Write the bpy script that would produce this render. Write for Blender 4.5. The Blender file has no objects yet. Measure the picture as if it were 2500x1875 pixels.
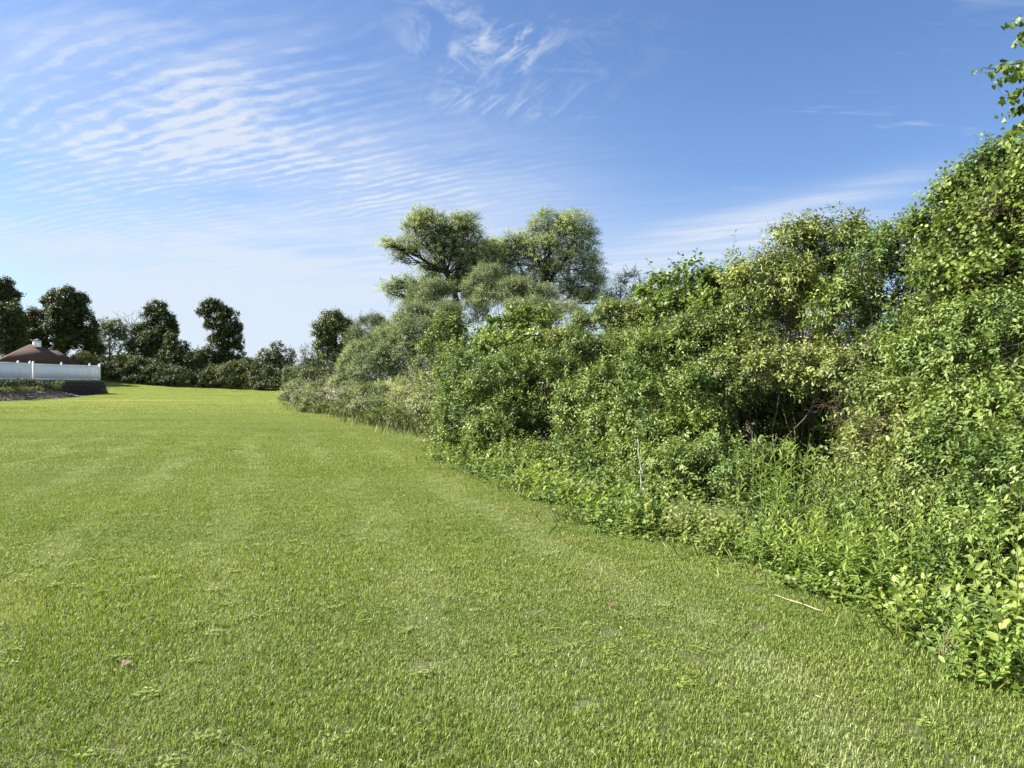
import bpy, math, random
import numpy as np
from mathutils import Vector, Euler, Matrix

# ------------------------------------------------------------------ camera, sky, sun, exposure
sc = bpy.context.scene
C = sc.collection
F = 1805.0            # focal length in pixels of the 2500 px wide photograph
CAMZ = 1.6
cam_d = bpy.data.cameras.new("camera"); cam = bpy.data.objects.new("camera", cam_d); C.objects.link(cam)
cam.location = (0, 0, CAMZ); cam.rotation_euler = (math.radians(90), 0, 0)
cam_d.sensor_width = 36; cam_d.lens = 36 * F / 2500; cam_d.clip_start = 0.05; cam_d.clip_end = 6000
sc.camera = cam
sc.view_settings.view_transform = 'Standard'; sc.view_settings.look = 'None'
sc.view_settings.gamma = 1; sc.view_settings.exposure = 1.5
sc.cycles.max_bounces = 6; sc.cycles.diffuse_bounces = 3; sc.cycles.transmission_bounces = 3; sc.cycles.glossy_bounces = 2

SUN_EL = math.radians(38); SUN_AZ = math.radians(-83)    # azimuth clockwise from +Y (the view direction)
sdir = Vector((math.sin(SUN_AZ) * math.cos(SUN_EL), math.cos(SUN_AZ) * math.cos(SUN_EL), math.sin(SUN_EL)))
sl = bpy.data.lights.new("sun", 'SUN'); so = bpy.data.objects.new("sun", sl); C.objects.link(so)
sl.energy = 5.0; sl.angle = math.radians(0.5); sl.color = (1.0, 0.94, 0.84)
so.rotation_euler = (-sdir).to_track_quat('-Z', 'Y').to_euler()

world = bpy.data.worlds.new("World"); sc.world = world; world.use_nodes = True
WN = world.node_tree; WN.nodes.clear()


class NG:
    """small helper for building shader node graphs with expressions"""
    def __init__(s, tree): s.t = tree
    def n(s, typ, **kw):
        nd = s.t.nodes.new(typ)
        for k, v in kw.items(): setattr(nd, k, v)
        return nd
    def put(s, sock, v):
        if isinstance(v, bpy.types.NodeSocket): s.t.links.new(v, sock)
        elif v is not None: sock.default_value = v
    def m(s, op, a, b=None, c=None, clamp=False):
        nd = s.n('ShaderNodeMath', operation=op); nd.use_clamp = clamp
        s.put(nd.inputs[0], a)
        if b is not None: s.put(nd.inputs[1], b)
        if c is not None: s.put(nd.inputs[2], c)
        return nd.outputs[0]
    def add(s, a, b): return s.m('ADD', a, b)
    def sub(s, a, b): return s.m('SUBTRACT', a, b)
    def mul(s, a, b): return s.m('MULTIPLY', a, b)
    def ss(s, v, lo, hi, a=0.0, b=1.0):
        nd = s.n('ShaderNodeMapRange', interpolation_type='SMOOTHSTEP')
        s.put(nd.inputs[0], v); nd.inputs[1].default_value = lo; nd.inputs[2].default_value = hi
        nd.inputs[3].default_value = a; nd.inputs[4].default_value = b
        return nd.outputs[0]
    def xyz(s, v):
        nd = s.n('ShaderNodeSeparateXYZ'); s.put(nd.inputs[0], v); return nd.outputs
    def cxyz(s, x, y, z=0.0):
        nd = s.n('ShaderNodeCombineXYZ'); s.put(nd.inputs[0], x); s.put(nd.inputs[1], y); s.put(nd.inputs[2], z)
        return nd.outputs[0]
    def noise(s, vec, scale, detail=3, rough=0.55, dist=0.0):
        nd = s.n('ShaderNodeTexNoise'); s.put(nd.inputs['Vector'], vec)
        nd.inputs['Scale'].default_value = scale; nd.inputs['Detail'].default_value = detail
        nd.inputs['Roughness'].default_value = rough; nd.inputs['Distortion'].default_value = dist
        return nd.outputs[0]
    def mix(s, f, a, b, mode='MIX'):
        nd = s.n('ShaderNodeMix', data_type='RGBA', blend_type=mode)
        s.put(nd.inputs[0], f); s.put(nd.inputs[6], a); s.put(nd.inputs[7], b)
        return nd.outputs[2]
    def ramp(s, f, stops):
        nd = s.n('ShaderNodeValToRGB'); s.put(nd.inputs[0], f)
        e = nd.color_ramp.elements
        while len(e) < len(stops): e.new(0.5)
        for el, (p, c) in zip(e, stops):
            el.position = p; el.color = (c[0], c[1], c[2], 1)
        return nd.outputs[0]


def c4(c): return (c[0], c[1], c[2], 1.0)


g = NG(WN)
sky = g.n('ShaderNodeTexSky', sky_type='NISHITA'); sky.sun_disc = False
sky.sun_elevation = SUN_EL; sky.sun_rotation = SUN_AZ
sky.altitude = 200; sky.air_density = 1.0; sky.dust_density = 0.6; sky.ozone_density = 2.0
geo = g.n('ShaderNodeTexCoord').outputs['Generated']
X, Y, Z = g.xyz(geo)
Ys = g.m('MAXIMUM', Y, 0.12)
A = g.m('DIVIDE', X, Ys); B = g.m('DIVIDE', Z, Ys)              # tangent of azimuth / elevation
Zs = g.add(g.m('MAXIMUM', Z, 0.0), 0.035)
U = g.m('DIVIDE', X, Zs); V = g.m('DIVIDE', Y, Zs)              # position on a flat cloud layer
UV = g.cxyz(U, V)


def blob(px, py, rx, ry, rot=0.0):
    a0 = (px - 1250) / F; b0 = (937.5 - py) / F; c = math.cos(rot); s_ = math.sin(rot)
    da = g.sub(A, a0); db = g.sub(B, b0)
    p = g.mul(g.add(g.mul(da, c), g.mul(db, s_)), F / rx)
    q = g.mul(g.sub(g.mul(db, c), g.mul(da, s_)), F / ry)
    r2 = g.add(g.mul(p, p), g.mul(q, q))
    return g.m('EXPONENT', g.mul(r2, -1.0))


def total(lst):
    r = lst[0]
    for q in lst[1:]: r = g.add(r, q)
    return r


warp = g.noise(UV, 0.55, 3, 0.5)
warp2 = g.noise(UV, 2.1, 2, 0.5)
wv = g.add(g.add(g.mul(U, 0.42), g.mul(V, 0.90)), g.add(g.mul(warp, 0.45), g.mul(warp2, 0.10)))
al = g.sub(g.mul(U, 0.90), g.mul(V, 0.42))
band = g.m('SINE', g.add(g.mul(wv, 6.2832 / 0.074), g.mul(g.noise(g.cxyz(g.mul(wv, 2.0), g.mul(al, 2.6), 5.0), 1.0, 2, 0.5), 7.0)))
band = g.ss(band, -1.0, 1.0)
break_ = g.noise(g.cxyz(g.mul(wv, 5.0), g.mul(al, 7.0), 9.0), 1.0, 3, 0.6)
patch = g.noise(g.cxyz(g.mul(wv, 19.0), g.mul(al, 7.0)), 1.0, 4, 0.6)
patch2 = g.noise(g.cxyz(g.mul(wv, 1.6), g.mul(al, 1.3), 3.0), 1.0, 3, 0.55)
cell = g.ss(g.add(g.mul(band, 0.25), g.add(g.add(g.mul(patch, 1.15), g.mul(break_, 0.55)), g.mul(patch2, 1.0))), 1.34, 1.96)
streak = g.ss(g.noise(g.cxyz(g.mul(wv, 5.0), g.mul(al, 1.1)), 1.0, 5, 0.6, 0.4), 0.38, 0.74)
veil = g.ss(g.noise(g.cxyz(g.mul(U, 0.7), V), 0.8, 5, 0.6, 0.6), 0.28, 0.75)
big = g.ss(g.noise(UV, 0.45, 2, 0.5), 0.34, 0.60, 0.35, 1.0)
m_ripple = total([blob(160, 300, 430, 240, 0.1), g.mul(blob(520, 290, 330, 130, 0.35), 0.8), g.mul(blob(760, 420, 380, 110, 0.05), 0.75),
                  g.mul(blob(150, 560, 300, 70), 0.45), g.mul(blob(950, 460, 330, 90, -0.05), 0.5)])
m_streak = total([g.mul(blob(330, 130, 430, 150), 0.75), g.mul(blob(800, 400, 420, 120, -0.1), 0.6), g.mul(blob(700, 640, 520, 60), 0.55),
                  g.mul(blob(870, 660, 150, 60), 0.4)])
m_veil = total([g.mul(blob(600, 560, 600, 260, 0.0), 1.0), g.mul(blob(200, 200, 420, 260), 0.5), g.mul(blob(560, 760, 700, 120), 0.6),
                g.mul(blob(1050, 500, 400, 200), 0.35)])
hole = g.mul(blob(560, 480, 110, 40), 0.16)
hole2 = g.mul(blob(60, 700, 150, 60), 0.4)
# curled wisps high in the middle
wp = g.noise(g.cxyz(g.add(g.mul(A, 13.0), g.mul(B, -9.0)), g.add(g.mul(A, 7.0), g.mul(B, 19.0))), 1.0, 5, 0.6, 0.9)
w1 = g.ss(wp, 0.44, 0.74)
wq = g.noise(g.cxyz(g.sub(g.mul(A, 30.0), g.mul(B, 38.0)), g.add(g.mul(A, 11.0), g.mul(B, 9.0))), 1.0, 4, 0.62, 1.0)
w2 = g.ss(wq, 0.46, 0.72)
m_w1 = total([blob(1120, 110, 150, 110, -0.9), g.mul(blob(1350, 130, 220, 80, 0.2), 0.45)])
m_w2 = total([g.mul(blob(1230, 120, 130, 55, 0.3), 1.0), g.mul(blob(1200, 262, 120, 26, -0.1), 0.75), g.mul(blob(1330, 220, 160, 60), 0.25)])
m_right = g.mul(total([blob(1740, 600, 420, 75, 0.17), g.mul(blob(2050, 480, 240, 36, 0.25), 0.5)]), g.add(g.mul(streak, 0.55), 0.45))
fleck = g.mul(g.ss(g.noise(g.cxyz(g.mul(U, 1.3), g.mul(V, 5.0)), 1.6, 3, 0.5), 0.60, 0.80), g.mul(blob(2100, 220, 520, 300), 0.5))
low = g.ss(B, 0.02, 0.31, 1.0, 0.0)
left = g.ss(A, -0.1, 0.35, 1.0, 0.35)
cl = total([g.mul(m_ripple, g.mul(cell, 0.72)), g.mul(m_streak, g.mul(streak, 0.65)), g.mul(g.mul(m_veil, g.add(g.mul(veil, 0.7), 0.3)), g.mul(big, 0.95)),
            g.mul(m_w1, g.mul(w1, 0.72)), g.mul(m_w2, g.mul(w2, 0.75)), g.mul(m_right, 1.05), fleck,
            g.mul(g.mul(low, left), g.add(0.62, g.mul(streak, 0.36)))])
cl = g.sub(g.sub(cl, hole), hole2)
front = g.ss(Y, -0.05, 0.2)
back = g.mul(g.sub(1.0, front), g.add(0.25, g.mul(veil, 0.65)))  # unseen cloud cover behind the camera, added to brighten shaded faces
cl = g.m('ADD', g.mul(g.m('ADD', cl, 0.0, clamp=True), front), back, clamp=True)
cl = g.mul(cl, 0.90)
skyc = g.mix(1.0, sky.outputs[0], (0.77, 0.885, 1.09, 1), 'MULTIPLY')
cloudc = g.mix(low, (4.5, 4.95, 5.6, 1), (4.35, 4.85, 5.55, 1))
col = g.mix(cl, skyc, cloudc)
bg = g.n('ShaderNodeBackground'); g.put(bg.inputs[0], col); bg.inputs[1].default_value = 0.060
wo = g.n('ShaderNodeOutputWorld'); WN.links.new(bg.outputs[0], wo.inputs[0])

# ------------------------------------------------------------------ helpers
TAU = 2 * math.pi


def base_h(x):
    return 0.6 + 3.6 / (1 + np.exp(-(-x - 60) / 14.0))


def gz(x, y):
    x = np.asarray(x, float); y = np.asarray(y, float)
    t = np.clip((y - 30) / 85.0, 0, 1.1) ** 4.0
    far = np.clip((y - 30) / 40.0, 0, 1)
    mid = np.exp(-((y - 44) / 16.0) ** 2)
    roll = 0.07 * mid * np.sin(y * 0.62 + 1.4 * np.sin(x * 0.13)) * (0.6 + 0.4 * np.sin(x * 0.21 + 2))
    bump = roll + 0.10 * np.sin(x * 0.11 + 1.0) * np.sin(y * 0.09) * far + 0.012 * np.sin(x * 1.3 + y * 0.4) * np.sin(y * 0.9)
    return t * base_h(x) + bump


def P(px, py, D):
    return np.array([(px - 1250) / F * D, D, CAMZ + (937.5 - py) / F * D])


def onground(px, D, dz=0.0):
    x = (px - 1250) / F * D
    return np.array([x, D, float(gz(x, D)) + dz])


def new_mat(name):
    m = bpy.data.materials.new(name); m.use_nodes = True; m.node_tree.nodes.clear(); return m, NG(m.node_tree)


def surf(gg, bsdf):
    o = gg.n('ShaderNodeOutputMaterial'); gg.t.links.new(bsdf, o.inputs[0]); return o


def leaf_mat(name, stops, trans=0.35, rough=0.5, spec=0.35, tcol=(1.12, 1.12, 0.50), nscale=1.2, namp=0.3, hue=(1.26, 1.07, 1.55)):
    m, q = new_mat(name)
    at = q.n('ShaderNodeAttribute', attribute_name='tint').outputs['Fac']
    col = q.ramp(at, [(p0, (c0[0] * hue[0], c0[1] * hue[1], c0[2] * hue[2])) for p0, c0 in stops])  # default blue gain pales the leaf colour, painting in highlight sheen
    pos = q.n('ShaderNodeNewGeometry').outputs['Position']
    nz = q.ss(q.noise(pos, nscale, 2), 0.3, 0.7, 1 - namp, 1 + namp)
    col = q.mix(1.0, col, q.cxyz(nz, q.add(q.mul(nz, 0.7), 0.3), q.add(q.mul(nz, 0.5), 0.5)), 'MULTIPLY')
    p = q.n('ShaderNodeBsdfPrincipled'); q.put(p.inputs['Base Color'], col)
    p.inputs['Roughness'].default_value = rough; p.inputs['Specular IOR Level'].default_value = spec
    t = q.n('ShaderNodeBsdfTranslucent'); q.put(t.inputs[0], q.mix(1.0, col, c4(tcol), 'MULTIPLY'))
    mx = q.n('ShaderNodeMixShader'); mx.inputs[0].default_value = trans
    q.t.links.new(p.outputs[0], mx.inputs[1]); q.t.links.new(t.outputs[0], mx.inputs[2])
    surf(q, mx.outputs[0]); return m


def plain_mat(name, c1, c2, scale=6.0, rough=0.8, bump=0.0, spec=0.3, stretch=None):
    m, q = new_mat(name)
    pos = q.n('ShaderNodeTexCoord').outputs['Object']
    if stretch:
        mp = q.n('ShaderNodeMapping'); q.put(mp.inputs[0], pos); mp.inputs['Scale'].default_value = stretch; pos = mp.outputs[0]
    nz = q.noise(pos, scale, 5, 0.6)
    p = q.n('ShaderNodeBsdfPrincipled'); q.put(p.inputs['Base Color'], q.ramp(nz, [(0.3, c1), (0.7, c2)]))
    p.inputs['Roughness'].default_value = rough; p.inputs['Specular IOR Level'].default_value = spec
    if bump:
        b = q.n('ShaderNodeBump'); b.inputs['Strength'].default_value = bump; b.inputs['Distance'].default_value = 0.02
        q.put(b.inputs['Height'], nz); q.t.links.new(b.outputs[0], p.inputs['Normal'])
    surf(q, p.outputs[0]); return m


class MB:
    """collects numpy vertices and faces (mixed sizes), builds one mesh object"""
    def __init__(s): s.v = []; s.f = []; s.n = 0; s.tint = []
    def add(s, verts, faces, tint=None):
        verts = np.asarray(verts, float).reshape(-1, 3)
        for fa in faces: s.f.append(np.asarray(fa, np.int64) + s.n)     # each: (M,k) array
        s.v.append(verts); s.n += len(verts)
        s.tint.append(np.full(len(verts), 0.5) if tint is None else np.asarray(tint, float))
    def tube(s, pts, rad, sides=6, tint=0.5):
        pts = np.asarray(pts, float); rad = np.asarray(rad, float); n = len(pts)
        tan = np.gradient(pts, axis=0); tan /= np.linalg.norm(tan, axis=1)[:, None] + 1e-9
        ref = np.array([0.31, 0.17, 0.93]) if abs(tan[0][2]) < 0.9 else np.array([1.0, 0.1, 0.0])
        e1 = np.cross(tan, ref); e1 /= np.linalg.norm(e1, axis=1)[:, None] + 1e-9
        e2 = np.cross(tan, e1)
        an = np.arange(sides) * TAU / sides
        ring = pts[:, None] + rad[:, None, None] * (np.cos(an)[None, :, None] * e1[:, None] + np.sin(an)[None, :, None] * e2[:, None])
        i = np.arange(n - 1)[:, None] * sides; j = np.arange(sides)[None]; k = (j + 1) % sides
        q = np.stack([i + j, i + k, i + k + sides, i + j + sides], -1).reshape(-1, 4)
        top = (np.arange(sides) + (n - 1) * sides)[None]; bot = np.arange(sides)[::-1][None]
        s.add(ring.reshape(-1, 3), [q, top, bot], np.full(n * sides, tint))
    def box(s, lo, hi, rot=0.0, org=(0, 0, 0)):
        lo = np.array(lo, float); hi = np.array(hi, float)
        v = np.array([[(lo, hi)[a][0], (lo, hi)[b][1], (lo, hi)[c][2]] for a in (0, 1) for b in (0, 1) for c in (0, 1)])
        if rot:
            c_, s_ = math.cos(rot), math.sin(rot); v = np.stack([v[:, 0] * c_ - v[:, 1] * s_, v[:, 0] * s_ + v[:, 1] * c_, v[:, 2]], 1)
        v += np.array(org, float)
        s.add(v, [np.array([[0, 1, 3, 2], [4, 6, 7, 5], [0, 4, 5, 1], [2, 3, 7, 6], [0, 2, 6, 4], [1, 5, 7, 3]])])
    def build(s, name, mat, parent=None, org=(0, 0, 0), smooth=False):
        me = bpy.data.meshes.new(name)
        v = np.concatenate(s.v) - np.array(org, float)
        me.vertices.add(len(v)); me.vertices.foreach_set('co', v.astype(np.float32).ravel())
        loops = np.concatenate([f.ravel() for f in s.f]); sizes = np.concatenate([np.full(len(f), f.shape[1]) for f in s.f])
        me.loops.add(len(loops)); me.loops.foreach_set('vertex_index', loops.astype(np.int32))
        me.polygons.add(len(sizes))
        st = np.concatenate([[0], np.cumsum(sizes)[:-1]])
        me.polygons.foreach_set('loop_start', st.astype(np.int32))
        if smooth: me.polygons.foreach_set('use_smooth', np.ones(len(sizes), bool))
        me.update(calc_edges=True)
        at = me.attributes.new('tint', 'FLOAT', 'POINT'); at.data.foreach_set('value', np.concatenate(s.tint).astype(np.float32))
        me.materials.append(mat)
        o = bpy.data.objects.new(name, me)
        if name is not None: C.objects.link(o)
        if parent is not None: o.parent = parent
        return o


def tag(o, label=None, cat=None, group=None, kind=None):
    if label: o['label'] = label
    if cat: o['category'] = cat
    if group: o['group'] = group
    if kind: o['kind'] = kind
    return o


def thing(name, label, cat, loc, group=None):
    o = bpy.data.objects.new(name, None); C.objects.link(o); o.location = loc; o.empty_display_size = 0.2
    return tag(o, label, cat, group)


# leaf templates: x along the leaf, y across, z out of the blade ; (verts, face lists)
T_FULL = (np.array([[0, 0, 0], [.32, -.5, .07], [.42, 0, -.02], [.32, .5, .07], [.74, -.33, .0], [.74, .33, .0], [1, 0, -.12]]),
          [np.array([[0, 1, 2], [0, 2, 3]]), np.array([[1, 4, 6, 2], [2, 6, 5, 3]])])
T_HEART = (np.array([[0.08, 0, 0], [-.04, -.30, .05], [.30, -.56, .06], [.5, 0, -.05], [-.04, .30, .05], [.30, .56, .06], [.72, -.34, 0], [.72, .34, 0], [1, 0, -.1]]),
           [np.array([[0, 1, 2, 3], [0, 3, 5, 4], [2, 6, 8, 3], [3, 8, 7, 5]])])
T_FAR = (np.array([[0, 0, 0], [.45, -.5, .12], [1, 0, -.08], [.45, .5, .12]]), [np.array([[0, 1, 2], [0, 2, 3]])])


def norm(v): return v / (np.linalg.norm(v, axis=-1, keepdims=True) + 1e-9)


def add_leaves(mb, pos, axis, nrm, size, ratio, tint, tpl):
    b = np.cross(nrm, axis)
    T = tpl[0]; k = len(T)
    w = T[None, :, 0, None] * axis[:, None] + T[None, :, 1, None] * b[:, None] * ratio[:, None, None] + T[None, :, 2, None] * nrm[:, None]
    v = pos[:, None] + size[:, None, None] * w
    off = (np.arange(len(pos)) * k)[:, None, None]
    mb.add(v.reshape(-1, 3), [(fa[None] + off).reshape(-1, fa.shape[1]) for fa in tpl[1]], np.repeat(tint, k))


LIGHT = np.array([-0.45, -0.05, 0.9])


def lobes3(lobes, depth=1.0):
    c = []; r = []
    for l in lobes:
        px, py, D, rx, ry = l[:5]
        rd = l[5] if len(l) > 5 else 0.5 * (rx + ry) / F * D * depth
        c.append(P(px, py, D)); r.append([rx / F * D, rd, ry / F * D])
    return np.array(c), np.array(r)


def twig_points(rng, c, r, n, nsub=20, subr=0.40, inner=0.12, cut=0.5):
    """origins and outward directions of n twigs over clumpy ellipsoid lobes"""
    sc_, sr_, sd_ = [], [], []
    for ci, ri in zip(c, r):
        d = norm(rng.normal(size=(nsub, 3)) * [1, 1, 0.9] + [0, 0, 0.15])
        sc_.append(ci + ri * d * rng.uniform(0.5, 0.82, (nsub, 1))); f = rng.uniform(0.55, 1.2, (nsub, 1)) * subr
        sr_.append(np.minimum(ri * f, np.max(ri) * subr)); sd_.append(d)
    sc_ = np.concatenate(sc_); sr_ = np.concatenate(sr_); sd_ = np.concatenate(sd_)
    area = (sr_[:, 0] * sr_[:, 2] + sr_[:, 0] * sr_[:, 1]); pr = area / area.sum()
    out_o = []; out_v = []; out_i = []; have = 0
    while have < n:
        i = rng.choice(len(sc_), n * 2, p=pr)
        v = norm(norm(rng.normal(size=(n * 2, 3))) + 0.55 * sd_[i])
        inside = rng.random(n * 2) < inner
        rad = np.where(inside, rng.uniform(0.2, 0.8, n * 2), rng.uniform(0.8, 1.08, n * 2))[:, None]
        o = sc_[i] + sr_[i] * v * rad
        dd = np.min((((o[:, None] - c[None]) / r[None]) ** 2).sum(-1), axis=1)
        keep = (dd > cut) | (rng.random(n * 2) < 0.10)
        keep &= o[:, 2] > gz(o[:, 0], o[:, 1]) + 0.02
        keep &= (v[:, 2] > -0.2) | (rng.random(n * 2) < 0.35)
        out_o.append(o[keep]); out_v.append(v[keep]); out_i.append(i[keep]); have += keep.sum()
        if keep.sum() == 0: break
    return np.concatenate(out_o)[:n], np.concatenate(out_v)[:n], np.concatenate(out_i)[:n]


def leafy(mbl, mbt, rng, o, v, clump, K, L, size, ratio, tpl, up=0.35, droop=0.0, spread=0.8, twig_r=0.0, tintb=0.0, jitter=0.25, flat=0.7):
    n = len(o)
    d = norm(v * 0.55 + np.array([0, 0, up]) + rng.normal(size=(n, 3)) * 0.35)
    Ln = L * rng.uniform(0.6, 1.3, n)
    e1 = norm(np.cross(d, norm(rng.normal(size=(n, 3))))); e2 = np.cross(d, e1)
    ct = rng.random(4096)[(clump * 7) % 4096] if clump is not None else np.full(n, .5)
    tw = np.clip(0.5 + tintb + (ct - 0.5) * 0.35 + rng.normal(size=n) * 0.10, 0, 1)
    ph0 = rng.uniform(0, TAU, n); coh = rng.normal(size=(n, 3)) * 0.42
    for k in range(K):
        t = (k + 0.6) / K
        p = o + d * (Ln * t)[:, None] + np.array([0, 0, -1.0]) * (droop * Ln * t * t)[:, None]
        ph = ph0 + k * 2.4
        rad = np.cos(ph)[:, None] * e1 + np.sin(ph)[:, None] * e2
        dk = norm(d + np.array([0, 0, -1.0]) * (2 * droop * t))
        a = norm(dk * (0.35 + 0.5 * (k == K - 1)) + rad * spread + np.array([0, 0, -0.18]) + rng.normal(size=(n, 3)) * 0.2)
        N0 = LIGHT * flat + v * 0.45 + coh + rng.normal(size=(n, 3)) * 0.22
        nr = norm(N0 - a * (a * N0).sum(-1, keepdims=True))
        s = size * (1.15 - 0.45 * t * t) * rng.uniform(1 - jitter, 1 + jitter, n)
        ti = np.clip(tw + rng.normal(size=n) * 0.08 + 0.18 * (t - 0.5), 0, 1)
        add_leaves(mbl, p, a, nr, s, ratio * rng.uniform(0.8, 1.2, n), ti, tpl)
    if twig_r > 0 and mbt is not None:
        e = o + d * Ln[:, None] + np.array([0, 0, -1.0]) * (droop * Ln)[:, None]
        s0 = o - d * (Ln * 0.6)[:, None]
        an = np.arange(3) * TAU / 3
        offs = np.cos(an)[None, :, None] * e1[:, None] + np.sin(an)[None, :, None] * e2[:, None]
        vv = np.concatenate([s0[:, None] + offs * twig_r * 1.4, e[:, None] + offs * twig_r * 0.5], 1)
        f = np.array([[0, 1, 4, 3], [1, 2, 5, 4], [2, 0, 3, 5]])
        mbt.add(vv.reshape(-1, 3), [(f[None] + (np.arange(n) * 6)[:, None, None]).reshape(-1, 4)], np.repeat(rng.random(n), 6))


def limb(mb, rng, a, b, r0, r1, n=6, wig=0.06, sag=0.0, sides=6):
    a = np.asarray(a, float); b = np.asarray(b, float); t = np.linspace(0, 1, n)[:, None]; L = np.linalg.norm(b - a)
    pts = a + (b - a) * t; w = np.cumsum(rng.normal(size=(n, 3)) * wig * L / n ** .5, 0); w -= t * w[-1]
    pts = pts + w + np.array([0, 0, 1.0]) * (sag * L * np.sin(t * math.pi)); pts[0] = a; pts[-1] = b
    mb.tube(pts, np.linspace(r0, r1, n), sides); return pts


def skeleton(mb, rng, base, c, r, thick, fork=0.35, nst=3, ntw=7, twr=0.25):
    """stems from the base to each lobe, then limbs spreading inside the lobe"""
    top = base + np.array([0, 0, 1.0]) * (c[:, 2].max() - base[2]) * fork
    for ci, ri in zip(c, r):
        st = base + np.array([rng.normal() * thick * nst, rng.normal() * thick * nst, 0])
        mid = st * 0.45 + ci * 0.55 + np.array([0, 0, -0.15 * np.linalg.norm(ci - st)])
        p1 = limb(mb, rng, st, mid, thick, thick * 0.7, 5, 0.05)
        limb(mb, rng, mid, ci, thick * 0.7, thick * 0.45, 5, 0.08)
        for k in range(ntw):
            d = norm(rng.normal(size=3) + [0, 0, 0.3])
            s = mid * 0.3 + ci * 0.7 if k % 2 else ci
            limb(mb, rng, s, ci + ri * d * 0.85, thick * 0.35, thick * 0.08, 5, 0.14, sides=4)


def area_leaves(r, k, size, ratio):
    a = sum(math.pi * ri[0] * ri[2] for ri in r)
    return int(a * k / (0.62 * size * size * ratio))


BARK = plain_mat('bark', (0.035, 0.028, 0.022), (0.10, 0.085, 0.07), 14, 0.9, 0.6, stretch=(1, 1, 0.25))
BARK_D = plain_mat('dark_bark', (0.02, 0.017, 0.013), (0.055, 0.045, 0.036), 12, 0.9, 0.5, stretch=(1, 1, 0.25))
TWIG = plain_mat('twig_bark', (0.06, 0.045, 0.03), (0.17, 0.13, 0.09), 20, 0.85)
DEADWOOD = plain_mat('dead_wood', (0.22, 0.19, 0.155), (0.42, 0.37, 0.31), 16, 0.85)


def shrub(name, label, cat, lobes, mat, seed, size=0.06, ratio=0.42, K=8, L=0.22, k=5.0, tpl=T_FULL, up=0.35, droop=0.0,
          thick=0.02, group=None, twr=0.0018, tintb=0.0, depth=1.0, nsub=20, base=None, flowers=None, spread=0.8, inner=0.12, cut=0.5, extra=None,
          crown='foliage', wood='stems', wmat=None, skel=True, shoots=90):
    rng = np.random.default_rng(seed)
    c, r = lobes3(lobes, depth)
    if base is None:
        b = c.mean(0); base = np.array([b[0], b[1], float(gz(b[0], b[1]))])
    root = thing(name, label, cat, tuple(base), group)
    n = area_leaves(r, k, size, ratio); nt = max(30, n // K)
    o, v, ci = twig_points(rng, c, r, nt, nsub=nsub, inner=inner, cut=cut)
    ml, mt = MB(), MB()
    leafy(ml, mt, rng, o, v, ci, K, L, size, ratio, tpl, up=up, droop=droop, twig_r=twr, tintb=tintb, spread=spread)
    if shoots:
        o2, v2, c2 = twig_points(rng, c, r, shoots, nsub=nsub, inner=0.0, cut=0.8)
        v2 = norm(v2 + [0, 0, .5])
        leafy(ml, mt, rng, o2, v2, c2, int(K * 1.8), L * 2.4, size, ratio, tpl, up=up + .25, droop=.45, twig_r=twr, tintb=tintb + .1, spread=spread)
    if skel: skeleton(mt, rng, base, c, r, thick)
    if extra: extra(ml, mt, rng, c, r)
    ml.build(crown, mat, root, base)
    mt.build(wood, wmat or TWIG, root, base)
    if flowers:
        fmat, cnt, fs, cl_ = flowers
        mf = MB(); o, v, _ = twig_points(rng, c, r, cnt, inner=0.0)
        o = o + v * (L * 0.7)
        for j in range(cl_):
            p = o + rng.normal(size=o.shape) * fs * 1.6
            N = norm(v * 0.6 + [-0.3, -0.2, 0.6] + rng.normal(size=v.shape) * 0.3)
            a = norm(np.cross(N, rng.normal(size=v.shape)))
            for q in range(3):
                an = q * TAU / 3; bb = np.cross(N, a); ax = a * math.cos(an) + bb * math.sin(an)
                add_leaves(mf, p, ax, N, np.full(len(p), fs * 0.6), np.full(len(p), 0.9), rng.random(len(p)), T_FAR)
        mf.build('blossom', fmat, root, base)
    return root


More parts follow.
